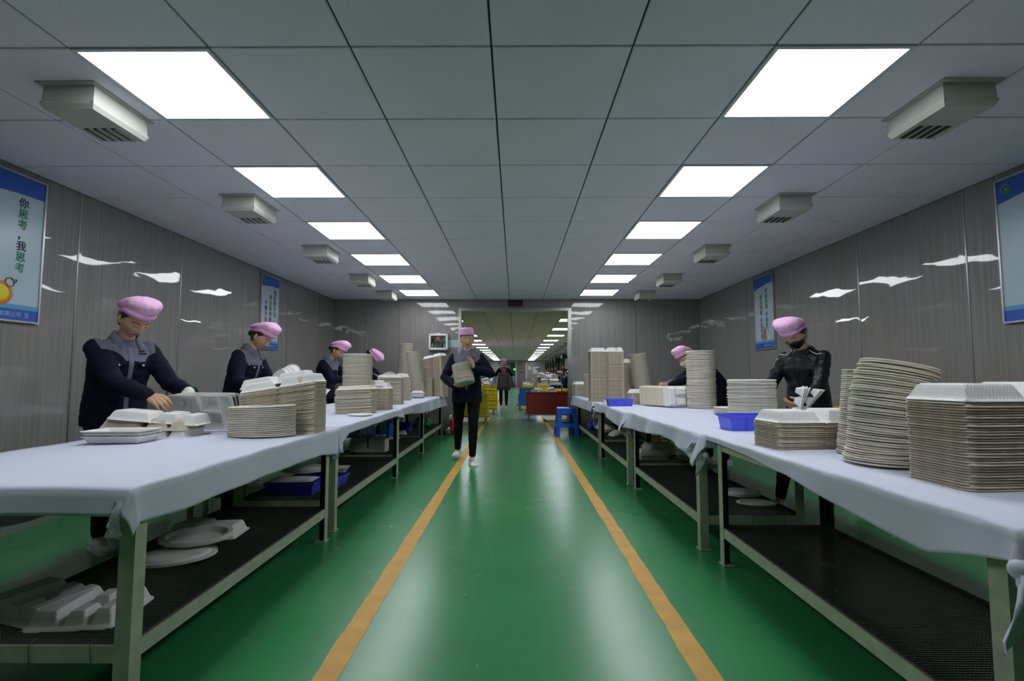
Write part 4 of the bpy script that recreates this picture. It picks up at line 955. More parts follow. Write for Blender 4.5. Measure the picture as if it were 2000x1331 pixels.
# blue plastic stool by the doorway
g = empty('plastic_stool', (.885, 9.02 - .24, 0), 0, 'bright blue plastic step stool beside the right door post', 'stool')
hh = .485
def lp(z, o=0): f = 1 - z / hh; return .15 + .055 * f + o
MB().loft([[(sx * (lp(hh - .03) + .002 - e), sy * (lp(hh - .03) - e), z) for sx, sy in ((-1, -1), (1, -1), (1, 1), (-1, 1))] for e, z in ((0, hh - .05), (0, hh - .012), (.012, hh))]).obj('seat', M['stool'], g)
for sx in (-1, 1):
    for sy in (-1, 1):
        b = MB()
        for ax in (0, 1):
            rings = []
            for z in (0, .12, .24, .40, hh - .05):
                o = lp(z); wd = .075 - .02 * (z / hh) + (.03 if z > .38 else 0)
                if ax == 0: rings.append([(sx * o, sy * o, z), (sx * (o - wd), sy * o, z), (sx * (o - wd), sy * (o - .012), z), (sx * o, sy * (o - .012), z)])
                else: rings.append([(sx * o, sy * o, z), (sx * o, sy * (o - wd), z), (sx * (o - .012), sy * (o - wd), z), (sx * (o - .012), sy * o, z)])
            b.loft(rings)
        b.obj('leg', M['stool'], g)
for a in range(4):
    o = lp(.19); b = MB(); b.loft([[(-lp(z) + .05, -lp(z) + e, z) for e in (0, .012)] + [(lp(z) - .05, -lp(z) + e, z) for e in (.012, 0)] for z in (.16, .225)], T=TR(rz=a * PI / 2)); b.obj('crossbar', M['stool'], g)
    b = MB(); b.loft([[(-lp(z) + .05, -lp(z) + e, z) for e in (0, .012)] + [(lp(z) - .05, -lp(z) + e, z) for e in (.012, 0)] for z in (.385, hh - .05)], T=TR(rz=a * PI / 2)); b.obj('apron', M['stool'], g)
# red and green bundle standing on the floor by the left door post
g = empty('wrapped_bundle', (-1.13, 8.83, 0), .3, 'red and green wrapped bundle on the floor by the left door post', 'bundle')
MB().lathe([(.05, 0), (.07, .03), (.066, .14), (.075, .22), (.06, .27), (.02, .285)], 14).obj('red_bag', M['red'], g, True, loc=(.06, 0, .02))
for k, (x, y, z, r, m) in enumerate(((-.04, -.02, .02, .05, 'green'), (-.08, .0, .03, .04, 'black'), (-.03, -.03, .10, .028, 'pulp'), (-.05, .02, .16, .035, 'machine'), (-.01, -.02, .27, .035, 'lime'), (.0, -.03, .32, .026, 'pulp'), (.05, .01, .33, .035, 'green'), (-.06, .0, .07, .025, 'white'))):
    MB().ell((x, y, z + r * .6), (r, r * .8, r), 12, 8).obj('small_packet', M[m], g, True)
# ------------------------------------------------------------------ people
V3 = lambda *a: np.array(a, float)
def nrm(v): return v / (np.linalg.norm(v) + 1e-9)
def rotx(a): c, s = math.cos(a), math.sin(a); return np.array([[1, 0, 0], [0, c, -s], [0, s, c]])
def roty(a): c, s = math.cos(a), math.sin(a); return np.array([[c, 0, s], [0, 1, 0], [-s, 0, c]])
def rotz(a): c, s = math.cos(a), math.sin(a); return np.array([[c, -s, 0], [s, c, 0], [0, 0, 1]])
def ik(A, T, l1, l2, pole):
    d = T - A; L = np.linalg.norm(d); L2 = min(L, (l1 + l2) * .995); u = d / L; T = A + u * L2
    a = (l1 * l1 - l2 * l2 + L2 * L2) / (2 * L2); h = math.sqrt(max(l1 * l1 - a * a, 0))
    p = pole - u * (pole @ u); return A + u * a + nrm(p) * h, T
def capsule(b, pts, rs, n=16, sq=None):
    """smooth tapered limb through points; sq: optional (axis, factor) flattening"""
    P = [np.array(p, float) for p in pts]; rings = []; pa = None
    seq = []
    d0 = nrm(P[1] - P[0]); d1 = nrm(P[-1] - P[-2])
    for k in (.95, .7, .35): seq.append((P[0] - d0 * rs[0] * k, rs[0] * math.sqrt(1 - k * k), d0))
    for i, p in enumerate(P):
        d = nrm(P[min(i + 1, len(P) - 1)] - P[max(i - 1, 0)]); seq.append((p, rs[i], d))
    for k in (.35, .7, .95): seq.append((P[-1] + d1 * rs[-1] * k, rs[-1] * math.sqrt(1 - k * k), d1))
    for p, r, d in seq:
        if pa is None: a = np.cross(d, (0, 0, 1) if abs(d[2]) < .9 else (1, 0, 0))
        else: a = pa - d * (pa @ d)
        a = nrm(a); pa = a; c = np.cross(d, a)
        ring = [p + r * (math.cos(t) * a + math.sin(t) * c) for t in np.linspace(0, 2 * PI, n, endpoint=False)]
        if sq is not None: ring = [q - sq[0] * ((q - p) @ sq[0]) * (1 - sq[1]) for q in ring]
        rings.append([tuple(q) for q in ring])
    b.loft(rings)
def body_loft(b, secs, n=28):
    """secs: (centre, xaxis, yaxis, rx, ry, front_bulge)"""
    rings = []
    for k, (c, ax, ay, rx, ry) in enumerate(secs):
        rings.append([tuple(c + ax * rx * math.copysign(abs(math.cos(t)) ** .88, math.cos(t)) + ay * ry * math.copysign(abs(math.sin(t)) ** .88, math.sin(t))) for t in np.linspace(0, 2 * PI, n, endpoint=False)])
    b.loft(rings)
def remeshed(name, b, voxel, mats, parent=None, smooth_it=2, deci=None):
    o = link(name + '_tmp', b.mesh(name, mats))
    m = o.modifiers.new('r', 'REMESH'); m.mode = 'VOXEL'; m.voxel_size = voxel; m.use_smooth_shade = True
    if smooth_it:
        s = o.modifiers.new('s', 'SMOOTH'); s.factor = .5; s.iterations = smooth_it
    if deci:
        d = o.modifiers.new('d', 'DECIMATE'); d.ratio = deci
    dg = bpy.context.evaluated_depsgraph_get(); me = bpy.data.meshes.new_from_object(o.evaluated_get(dg)); old = o.data
    bpy.data.objects.remove(o); bpy.data.meshes.remove(old)
    me.name = name; me.materials.clear()
    for q in (mats if isinstance(mats, (list, tuple)) else [mats]): me.materials.append(q)
    me.polygons.foreach_set('use_smooth', [True] * len(me.polygons))
    return link(name, me, parent)
def vco(me):
    a = np.empty(len(me.vertices) * 3); me.vertices.foreach_get('co', a); return a.reshape(-1, 3)
def vno(me):
    a = np.empty(len(me.vertices) * 3); me.vertices.foreach_get('normal', a); return a.reshape(-1, 3)
def wrinkle(me, amp, freq, seed):
    r_ = np.random.default_rng(seed); co = vco(me); no = vno(me); w = np.zeros(len(co))
    for k in range(9):
        d = r_.normal(size=3); d[2] *= 1.6; d /= np.linalg.norm(d); f = freq * r_.uniform(.5, 1.6)
        w += np.abs(np.sin(co @ d * f + r_.uniform(0, 6.28) + 1.2 * np.sin(co @ r_.normal(size=3) * 9))) / f * freq
    w = (w - w.mean()) / 3.2
    co = co + no * (w * amp)[:, None]; me.vertices.foreach_set('co', co.ravel()); me.update()
def bvh(me):
    co = vco(me); return BVHTree.FromPolygons([tuple(c) for c in co], [tuple(p.vertices) for p in me.polygons])
def patch(name, tree, grid, direction, m, parent, off=.001, th=.002, smooth=True):
    """a thin piece laid on a surface. grid: rows of start points, shot along direction"""
    rows = []; d = Vector(direction)
    for row in grid:
        q = []
        for p in row:
            h = tree.ray_cast(Vector(p), d, 1.0)
            q.append(np.array(h[0]) - np.array(direction) * off if h[0] is not None else None)
        rows.append(q)
    n = len(rows[0]); ok = [[x is not None for x in r] for r in rows]
    idx = {}; v = []
    for i, r in enumerate(rows):
        for j, p in enumerate(r):
            if p is not None: idx[i, j] = len(v); v.append(p)
    N = len(v); v = v + [p + np.array(direction) * (off + th) for p in v]
    f = []
    for i in range(len(rows) - 1):
        for j in range(n - 1):
            k = [(i, j), (i, j + 1), (i + 1, j + 1), (i + 1, j)]
            if all(q in idx for q in k):
                a = [idx[q] for q in k]; f.append(tuple(a)); f.append(tuple(N + q for q in reversed(a)))
    if not f: return None
    # skirts round the outline
    cnt = {}
    for q in f:
        if q[0] >= N: continue
        for a, c in zip(q, q[1:] + q[:1]):
            cnt[(a, c)] = cnt.get((a, c), 0) + 1
    for (a, c) in list(cnt):
        if (c, a) not in cnt: f.append((a, a + N, c + N, c))
    b = MB(); b.add(v, f); return link(name, b.mesh(name, m, smooth), parent)

def head_surface(nu=64, nv=56, jaw=1.0):
    """closed face-and-skull grid in the head's frame: +y face, +z crown"""
    P = []
    def g(x, z, cx, cz, sx, sz): return math.exp(-((x - cx) / sx) ** 2 - ((z - cz) / sz) ** 2)
    for i in range(nv + 1):
        th = PI * (i + .05) / (nv + .1); row = []
        for j in range(nu):
            ph = 2 * PI * j / nu
            n = V3(math.sin(th) * math.cos(ph), math.sin(th) * math.sin(ph), math.cos(th))
            lo = max(0, -n[2])
            x = .0735 * n[0] * (1 - .36 * lo ** 1.6 * jaw); y = (.092 if n[1] < 0 else .082) * n[1]; z = (.108 if n[2] > 0 else .113) * n[2]
            if n[1] < 0: y *= 1 - .45 * lo
            if n[1] > 0: y *= 1 + .02 * lo
            y -= .004
            if n[1] > 0.05:
                a = abs(x); w = min(1, n[1] * 2.2)
                d = 0
                d -= .010 * g(a, z, .031, .002, .017, .013)
                d += .0055 * g(a, z, .031, .000, .011, .007)
                d += .005 * g(a, z, .028, .020, .022, .008)
                if -.05 < z < .02:
                    t = min(1, max(0, (.014 - z) / .05)); d += (.006 + .019 * t) * math.exp(-(x / (.0078 + .004 * t)) ** 2) * (1 if z > -.038 else max(0, (z + .05) / .012))
                d += .008 * g(a, z, .0115, -.035, .0065, .0065)
                d += .0065 * g(x, z, 0, -.0575, .024, .0045) + .0075 * g(x, z, 0, -.0665, .02, .0045)
                d -= .003 * g(x, z, 0, -.062, .022, .0025) + .004 * g(x, z, 0, -.079, .02, .006)
                d += .009 * g(x, z, 0, -.097, .02, .013)
                d += .005 * g(a, z, .043, -.022, .018, .02)
                y += d * w
            row.append((x, y, z))
        P.append(row)
    return P
HEAD = head_surface()
def make_person(label, loc, yaw, sc=1.0, lean=0.0, bend=0.0, side=0.0, twist=0.0, head=(0, 0, 0), handR=None, handL=None, palmR=None, palmL=None,
                footR=(.10, 0, 0), footL=(-.10, 0, 0), pelvis=None, poleR=(.6, -.6, -.5), poleL=(-.6, -.6, -.5), outfit='uniform', q=.005, curl=.9,
                face=True, hs=1.13, caps=(1.0, 1.0, .05), mask=None, glove=False, cap_slump=(0, -.02), hem=.80, seed=1, seated=False, detail=True, shoe='white', fore=None):
    root = empty('person', loc, yaw, label, 'person'); root.scale = (sc, sc, sc)
    wm = np.array(Matrix.Translation(loc) @ Matrix.Rotation(yaw, 4, 'Z') @ Matrix.Scale(sc, 4)); wi = np.linalg.inv(wm)
    def W2L(p): return (wi @ np.array([*p, 1]))[:3]
    X = V3(1, 0, 0)
    pel = V3(0, 0, .87) if pelvis is None else V3(*pelvis)
    R1 = rotx(-lean * .55) @ roty(side * .5); R2 = rotz(twist) @ rotx(-lean) @ roty(side); R3 = rotz(twist) @ rotx(-lean - bend) @ roty(side)
    up = V3(0, 0, 1)
    waist = pel + R1 @ up * .16; chest = waist + R2 @ up * .15; shl = chest + R3 @ up * .12; neck = shl + R3 @ up * .045
    sx2, sy2 = R2 @ X, R2 @ V3(0, 1, 0); sx3, sy3 = R3 @ X, R3 @ V3(0, 1, 0); sx1, sy1 = R1 @ X, R1 @ V3(0, 1, 0)
    hp, hy, hr = head
    RH = R3 @ rotz(hy) @ rotx(lean * .0 - hp) @ roty(hr)
    hc = neck + R3 @ V3(0, .018, .068) + RH @ V3(0, .012, .072 * hs)
    shR = shl + sx3 * .152 - R3 @ up * .040; shL = shl - sx3 * .152 - R3 @ up * .040
    tR = W2L(handR) if handR is not None else shR + V3(.10, .05, -.50); tL = W2L(handL) if handL is not None else shL + V3(-.10, .05, -.50)
    elR, wrR = ik(shR, tR, .285, .25, R2 @ V3(*poleR)); elL, wrL = ik(shL, tL, .285, .25, R2 @ V3(*poleL))
    hipR, hipL = pel + X * .085 - up * .03, pel - X * .085 - up * .03
    ankR, ankL = V3(*footR[:3]) + up * .075, V3(*footL[:3]) + up * .075
    knR, ankR = ik(hipR, ankR, .40, .385, V3(.05, 1, 0)); knL, ankL = ik(hipL, ankL, .40, .385, V3(-.05, 1, 0))
    RH0 = RH; RH = RH * hs
    # ---- body: one continuous surface
    b = MB()
    body_loft(b, [(pel - up * .10, X, V3(0, 1, 0), .10, .08), (pel - up * .02, X, V3(0, 1, 0), .145, .10), (waist, sx1, sy1, .115, .085), (chest, sx2, sy2, .13, .095), (shl - R3 @ up * .05, sx3, sy3, .13, .08), (shl - R3 @ up * .01, sx3, sy3, .09, .055)])
    nk2 = hc + RH @ V3(0, -.022, -.05)
    capsule(b, [shl, neck + R3 @ V3(0, .004, 0), nk2], [.058, .050, .046])
    for s_, el, wr in ((shR, elR, wrR), (shL, elL, wrL)):
        capsule(b, [s_, (s_ + el) / 2, el, (el * .6 + wr * .4), wr], [.046, .040, .034, .036, .024])
    for h_, kn, an in ((hipR, knR, ankR), (hipL, knL, ankL)):
        capsule(b, [h_, (h_ + kn) / 2, kn, kn * .65 + an * .35, an], [.075, .062, .046, .045, .030])
        capsule(b, [an - up * .01, an + V3(0, .07, -.035)], [.03, .022])
    hv = [[tuple(hc + RH @ V3(*p)) for p in row] for row in HEAD]
    b.loft(hv)
    for sgn in (-1, 1):
        b.ell(hc + RH @ V3(sgn * .074, -.006, -.008), (.008, .017, .028), 10, 8, R=RH @ rotz(sgn * .35))
    hands = []
    def hand(wr, el, palm, s, gl):
        d = nrm(wr - el) if palm is None or len(palm) < 2 or palm[0] is None else nrm(wi[:3, :3] @ V3(*palm[0]))
        n = nrm(wi[:3, :3] @ V3(*palm[1])) if palm is not None else nrm(np.cross(d, V3(0, 0, 1)) * s)
        n = nrm(n - d * (n @ d)); sd = np.cross(d, n) * s      # sd: towards the thumb
        cc = curl
        hb = MB()
        for k, (f_, L, r) in enumerate(((1.0, .068, .0088), (.33, .075, .009), (-.33, .070, .0087), (-1.0, .055, .0078))):
            base = wr + d * (.078 - .006 * abs(f_)) + sd * f_ * .030
            dd = nrm(d + sd * f_ * .10)
            hb_pts = [wr + d * .012 + sd * f_ * .012, base]
            p = base; ang = 0
            for seg, ll in enumerate((.45, .31, .24)):
                ang += cc * (.45, .55, .4)[seg] * (1 + .12 * k)
                v = dd * math.cos(ang) + n * math.sin(ang); p = p + v * L * ll * 1.12; hb_pts.append(p)
            capsule(hb, hb_pts, [.013, r + .0022, r, r * .93, r * .82], 10)
        hb.ell(wr + d * .042, (.040, .012, .044), 12, 8, R=np.stack([sd, n, d], 1))
        th0 = wr + d * .02 + sd * .024 + n * .006; th1 = th0 + nrm(sd * .75 + d * .75 + n * .3) * .040; th2 = th1 + nrm(sd * .25 + d + n * .55) * .030; th3 = th2 + nrm(d + n * .7 - sd * .1) * .024
        capsule(hb, [th0 - d * .01, th0, th1, th2, th3], [.014, .0145, .0115, .0098, .0082], 10)
        return hb
    for k, (wr, el, palm, s) in enumerate(((wrR, elR, palmR, 1), (wrL, elL, palmL, -1))):
        hb = hand(wr, el, palm, s, False)
        b.add(np.concatenate(hb.v), hb.f)
        hands.append(hb)
    body = remeshed('body', b, q * .75 if detail else q, M['skin'], root, 1, .35 if detail else None)
    # ---- face
    RHm = RH
    Tf = lambda x, y, z: tuple(hc + RHm @ V3(x, y, z))
    if face:
        hm = bpy.data.meshes.new('t'); vv = [p for r in hv for p in r]; k_ = 64
        hm.from_pydata(vv, [], [(i * k_ + j, i * k_ + (j + 1) % k_, (i + 1) * k_ + (j + 1) % k_, (i + 1) * k_ + j) for i in range(len(hv) - 1) for j in range(k_)])
        tr = bvh(hm); dr = tuple(RH0 @ V3(0, -1, 0)); bpy.data.meshes.remove(hm)
        def arc(name, f0, f1, x0, x1, n, m, off=.0018):
            xs_ = np.linspace(x0, x1, n); grid = [[Tf(x, .2, f0(x)) for x in xs_], [Tf(x, .2, (f0(x) + f1(x)) / 2) for x in xs_], [Tf(x, .2, f1(x)) for x in xs_]]
            return patch(name, tr, grid, dr, m, root, off, .001)
        for s in (-1, 1):
            u = lambda x: (abs(x) - .031) / .019
            arc('eyebrow', lambda x: .0215 - .003 * u(x) ** 2 + .0012, lambda x: .0215 - .003 * u(x) ** 2 - .0022 + .0012 * abs(u(x)), s * .013, s * .049, 9, M['brow'])
            v_ = lambda x: (abs(x) - .031) / .0145
            arc('eyelashes', lambda x: -.0055 + .0035 * v_(x) ** 2, lambda x: -.0078 + .0042 * v_(x) ** 2, s * .0175, s * .0445, 9, M['hair'])
        if mask is None:
            arc('lips', lambda x: -.0555 - .0045 * (abs(x) / .021) ** 2 + .0012 * math.exp(-((abs(x) - .006) / .004) ** 2), lambda x: -.0700 + .0075 * (abs(x) / .021) ** 2, -.0205, .0205, 13, M['lips'], .001)
        else:
            xs_ = np.linspace(-.062, .062, 25); zs_ = np.linspace(-.008, -.106, 17)
            grid = [[Tf(x * (1 - .42 * max(0, (-z - .04) / .06) ** 1.3), .2, z - .012 * (abs(x) / .062) ** 2 * (1 if z > -.05 else 0) + (.012 * (abs(x) / .062) ** 2 if z < -.07 else 0)) for x in xs_] for z in zs_]
            mk = patch('face_mask', tr, grid, dr, mask, root, .012, .0)
            for s in (-1, 1):
                for zz in (-.026, -.078):
                    MB().tube([Tf(s * .064, .03, zz), Tf(s * .074, .012, (zz - .01) * .6), Tf(s * .083, -.008, -.008 + (.02 if zz > -.05 else -.025))], .0012, 5).obj('ear_loop', mask, root)
    # hair under the cap
    hb = MB(); N_ = 64
    vs_ = []; keep = set()
    for i, row in enumerate(HEAD):
        for j, p in enumerate(row):
            x, y, z = p; vs_.append(hc + RHm @ V3(x * 1.07, (y + .004) * 1.06 - .004, z * 1.04))
            line = .046 if y > .06 else (.062 - (.055 - y) * 1.35 if y > -.01 else -.055)
            if y < -.03: line = -.072
            if z > line: keep.add((i, j))
    F = [(i * N_ + j, i * N_ + (j + 1) % N_, (i + 1) * N_ + (j + 1) % N_, (i + 1) * N_ + j) for i in range(len(HEAD) - 1) for j in range(N_) if (i, j) in keep and (i, (j + 1) % N_) in keep and (i + 1, j) in keep and (i + 1, (j + 1) % N_) in keep]
    hb.add(vs_, F)
    ho = link('hair', hb.mesh('hair', M['hair'], True), root); sm_ = ho.modifiers.new('s', 'SOLIDIFY'); sm_.thickness = .006; sm_.offset = -1
    MB().ell(Tf(0, -.085, -.03), (.042, .03, .034), 12, 9, R=RHm).obj('hair_bun', M['hair'], root, True)
    # bouffant cap
    cb = MB(); rings = []; NN = 72
    wd = RH0.T @ V3(0, 0, -1)                        # straight down, in the head's frame
    def capp(ph, t, rr, h, sag):
        fr_ = max(0, math.sin(ph)); bk_ = max(0, -math.sin(ph))
        swell = (rr - 1) * caps[0] * (.70 - .52 * fr_ + .35 * bk_) if rr > 1 else rr - 1
        pl = 1 - .05 * abs(math.sin(10.5 * ph + .8 * math.sin(3 * ph))) * max(0, 1 - abs(t - .3) / .5) * (1 if t > .15 else 0)
        x = .083 * (1 + swell) * math.cos(ph) * pl; y = .100 * (1 + swell) * math.sin(ph) * pl - .004
        z0 = .044 + .10 * y if y > 0 else .044 + .62 * y
        z = z0 + (h * caps[1] if h > .03 else h)
        w = sag * math.sin(PI * min(1, t ** .7)) * bk_ ** .8
        return hc + RHm @ (V3(x, y - .55 * w, z) + wd * .75 * w + V3(cap_slump[0] * math.sin(PI * t), 0, 0))
    prof = [(0, .965, .0), (.05, 1.0, .001), (.09, 1.012, .017), (.14, .985, .037), (.17, 1.015, .043), (.26, 1.16, .054), (.38, 1.26, .070), (.53, 1.20, .086), (.70, .95, .101), (.84, .64, .110), (.94, .31, .114), (1.0, .02, .115)]
    sg = caps[2]
    for t, rr, h in prof: rings.append([tuple(capp(2 * PI * j / NN, t, rr, h, sg if t > .15 else 0)) for j in range(NN)])
    inner = [tuple(capp(2 * PI * j / NN, 0, .93, .004, 0)) for j in range(NN)]
    lining = [tuple(capp(2 * PI * j / NN, 0, .88, .030, 0)) for j in range(NN)]
    crown = MB(); crown.loft([lining] + rings[3:], cap=True)
    co_ = crown.obj('cap', M['pink'], root, True)
    sb = co_.modifiers.new('s', 'SUBSURF'); sb.levels = 1; sb.render_levels = 1
    tx = bpy.data.textures.new('cap_folds', 'CLOUDS'); tx.noise_scale = .035
    dm = co_.modifiers.new('d', 'DISPLACE'); dm.texture = tx; dm.strength = .012; dm.mid_level = .5
    band = MB(); band.loft([inner] + rings[:4] + [[tuple(capp(2 * PI * j / NN, .1, .975, .035, 0)) for j in range(NN)]], cap=False)
    band.obj('cap_band', M['pink_band'], co_, True)
    # ---- clothes
    J = {'uniform': M['navy'], 'leather': M['leather'], 'apron': M['black_cloth']}[outfit]
    b = MB(); fw = V3(0, 1, 0)
    hemc = pel + up * (hem - .87)
    k_ = 1.0 if outfit == 'uniform' else .93
    body_loft(b, [(hemc, X, fw, .178 * k_, .132 * k_), (hemc + up * .015, X, fw, .184 * k_, .136 * k_), (pel + up * .04, X, fw, .178 * k_, .130 * k_), (waist, sx1, sy1, .166 * k_, .122 * k_), ((waist + chest) / 2 + sy2 * .01, sx2, sy2, .172 * k_, .130 * k_), (chest + sy2 * .012, sx2, sy2, .178, .132), (shl - R3 @ up * .045, sx3, sy3, .172, .108), (shl - R3 @ up * .005, sx3, sy3, .135, .082), (shl + R3 @ up * .022, sx3, sy3, .095, .066), (neck, sx3, sy3, .062, .056)])
    sl = 1.0 if outfit == 'uniform' else .88
    for s_, el, wr, sg in ((shR, elR, wrR, 1), (shL, elL, wrL, -1)):
        capsule(b, [s_, (s_ + el) / 2, el, (el + wr) / 2, wr - nrm(wr - el) * .012], [.064 * sl, .064 * sl, .058 * sl, .054 * sl, .042 * sl])
    jm = [J] if outfit != 'uniform' else [M['uniform']]
    jk = remeshed('jacket', b, q, jm, root, 3, None)
    wrinkle(jk.data, .0045 if detail else .003, 55, seed)
    if outfit == 'uniform':
        me = jk.data; c_ = vco(me); v = (c_ - chest) @ (R3 @ up); lat = np.abs((c_ - shl) @ sx3)
        arm = np.minimum(np.linalg.norm(c_ - (shR * .45 + elR * .55), axis=1), np.linalg.norm(c_ - (shL * .45 + elL * .55), axis=1))
        y_ = (c_ - chest) @ sy3
        lo = np.where(y_ > 0, .048 - .22 * lat, .045)
        d_ = np.minimum(np.minimum(v - lo, .158 + .35 * (v - .1).clip(0, .1) - lat), (arm - .115) * .7)
        at = me.attributes.new('yoke', 'FLOAT', 'POINT'); at.data.foreach_set('value', d_.astype(np.float32))
    tj = bvh(jk.data)
    # collar
    def collar(m, r0=.062, drop=.05, open_=.55, tall=.03, lap=False):
        cb_ = MB(); rows = []; n = 26
        for i in range(n + 1):
            a = PI / 2 + open_ + (2 * PI - 2 * open_) * i / n; e = abs(i / n - .5) * 2
            c, s = math.cos(a), math.sin(a); tip = max(0, e - .72) / .28
            def P(r, z): return neck + sx3 * c * r + sy3 * s * r * .93 + R3 @ up * z
            dz = -tip * (.075 if lap else .03)
            rows.append([P(r0 - .004, -.012 + dz * .5), P(r0 + .002, tall * (1 - tip * .5) + dz * .4), P(r0 + .012, tall * .9 * (1 - tip * .5) + dz * .5), P(r0 + .034 + .012 * tip, -drop * .55 + dz), P(r0 + .030 + .012 * tip, -drop * .62 + dz), P(r0 + .006, tall * .4 + dz * .5)])
        cb_.loft([[tuple(p) for p in r] for r in rows]); return cb_.obj('collar', m, root, True)
    fr = tuple(-(R2 @ V3(0, 1, 0)))
    def onfront(x, z): return tuple(chest + sx2 * x + (R2 @ up) * z + sy2 * .45)
    if outfit == 'uniform':
        collar(M['grey'])
        if detail:
            patch('zip_placket', tj, [[onfront(x, z) for x in (-.014, -.007, 0, .007, .014)] for z in np.linspace(.10, -.31, 24)], fr, M['grey'], root, .002, .004)
            for s in (-1, 1):
                patch('pocket_flap', tj, [[onfront(s * (.035 + .075 * u), .012 - .028 * w_ - (.012 * w_ if .3 < u < .7 else 0)) for u in np.linspace(0, 1, 7)] for w_ in np.linspace(0, 1, 4)], fr, M['navy'], root, .004, .006)
                patch('button', tj, [[onfront(s * .072 + .008 * math.cos(a) * r, -.012 + .008 * math.sin(a) * r) for a in np.linspace(0, 2 * PI, 9)] for r in (.01, 1)], fr, M['alu_white'], root, .009, .006)
            for zz, L_ in ((.085, .042), (.068, .055)):
                for k in range(5):
                    x0 = -.05 - L_ * k / 5
                    patch('chest_lettering', tj, [[onfront(x, zz - w_) for x in np.linspace(x0, x0 - L_ / 7, 3)] for w_ in (0, .005, .010)], fr, M['navy'], root, .002, .003)
    if outfit == 'leather':
        collar(M['leather'], drop=.03, tall=.006, open_=.7)
        for s in (-1, 1):      # wide lapels
            g1 = []
            for w_ in np.linspace(0, 1, 12):
                z = .085 - .21 * w_; wd = .012 + .075 * w_ / .5 if w_ < .5 else .087 * (1 - w_) / .5
                g1.append([onfront(s * (.020 * (1 - .7 * w_) + max(wd, .001) * u), z - .02 * u) for u in np.linspace(0, 1, 6)])
            patch('lapel', tj, g1, fr, M['leather'], root, .005, .005)
            # pale piping on the shoulders
            pts = []
            for u in np.linspace(.45, .98, 8):
                st = shl + sx3 * s * .165 * u + R3 @ up * .25 + sy3 * .035; h = tj.ray_cast(Vector(st), Vector(-(R3 @ up)), .5)
                if h[0] is not None: pts.append(np.array(h[0]) + R3 @ up * .002)
            if len(pts) > 3: MB().tube(pts, .0035, 6).obj('shoulder_piping', M['pulp_white'], root, True)
        patch('shirt_front', tj, [[onfront(x * (1 - w_ * .8), .085 - .15 * w_) for x in (-.024, -.01, 0, .01, .024)] for w_ in np.linspace(0, 1, 8)], fr, M['black'], root, .004, .004)
        patch('hem_zip', tj, [[tuple(hemc + up * (.02 + .06 * u) + X * (-.13 + .1 * u) + fw * .4 + up * w_) for u in np.linspace(0, 1, 7)] for w_ in (0, .006)], (0, -1, 0), M['brass'], root, .003, .004)
    # trousers: slim black
    b = MB()
    body_loft(b, [(pel - up * .13, X, fw, .10, .085), (pel - up * .06, X, fw, .155, .118), (pel + up * .03, X, fw, .158, .112), (pel + up * .08, X, fw, .14, .10)])
    for h_, kn, an in ((hipR, knR, ankR), (hipL, knL, ankL)):
        capsule(b, [h_ - up * .02, (h_ * .55 + kn * .45), kn, kn * .68 + an * .32, an * .92 + kn * .08], [.092, .076, .057, .056, .040])
    tr_ = remeshed('trousers', b, q * 1.2, M['black_cloth'], root, 3, None); wrinkle(tr_.data, .003, 50, seed + 3)
    # shoes
    for f_, an, kn in ((footR, ankR, knR), (footL, ankL, knL)):
        a = f_[3] if len(f_) > 3 else 0; pitch = f_[4] if len(f_) > 4 else 0
        T = Matrix.Translation((an[0], an[1], an[2] - .075)) @ Matrix.Rotation(a, 4, 'Z') @ Matrix.Rotation(-pitch, 4, 'X')
        so = MB(); up_ = MB(); rows = []; rows2 = []
        for (y, w, h, z0) in ((-.062, .022, .045, 0), (-.05, .034, .062, 0), (-.01, .036, .078, 0), (.03, .037, .075, 0), (.075, .042, .052, 0), (.12, .044, .040, 0), (.155, .036, .033, 0), (.172, .018, .026, .002)):
            rows.append([(-w * .96, y, .022), (-w * .98, y, h * .55), (-w * .6, y, h * .95), (0, y, h), (w * .6, y, h * .95), (w * .98, y, h * .55), (w * .96, y, .022)])
            rows2.append([(-w * 1.06, y * 1.03, .0), (-w * 1.08, y * 1.03, .024), (w * 1.08, y * 1.03, .024), (w * 1.06, y * 1.03, .0)])
        up_.loft(rows, T=T)
        sh = up_.obj('shoe', M[{'white': 'white', 'pink': 'shoe_pink', 'black': 'black'}[shoe]], root, True)
        so.loft(rows2, T=T); so.obj('sole', M['pulp_white'] if shoe != 'black' else M['rubber'], sh)
        if detail:
            for k in range(4):
                y = .045 + k * .018; z = .069 - k * .006
                MB().tube([tuple(T @ Vector((-.022, y - .004, z - .008))), tuple(T @ Vector((0, y, z + .003))), tuple(T @ Vector((.022, y + .004, z - .008)))], .0022, 5).obj('lace', M['pulp_white'], sh)
    if glove:
        # thin white glove over the left hand, leaving the fingertips of two fingers bare
        gm = hands[1]; gb = MB(); gb.add(np.concatenate(gm.v), gm.f); capsule(gb, [wrL - nrm(wrL - elL) * .02, wrL + nrm(wrL - elL) * .015], [.032, .030], 12)
        g_ = remeshed('glove', gb, .004, M['mask_white'], root, 1, None); me = g_.data
        me.vertices.foreach_set('co', (vco(me) + vno(me) * .0032).ravel()); me.update()
    info = dict(root=root, chest=chest, R2=R2, pel=pel, shl=shl, jk=jk, el=(elR, elL), wr=(wrR, wrL), tj=tj, hemc=hemc, waist=waist, neck=neck, sx=sx2, sy=sy2)
    return info
HP = PI / 2
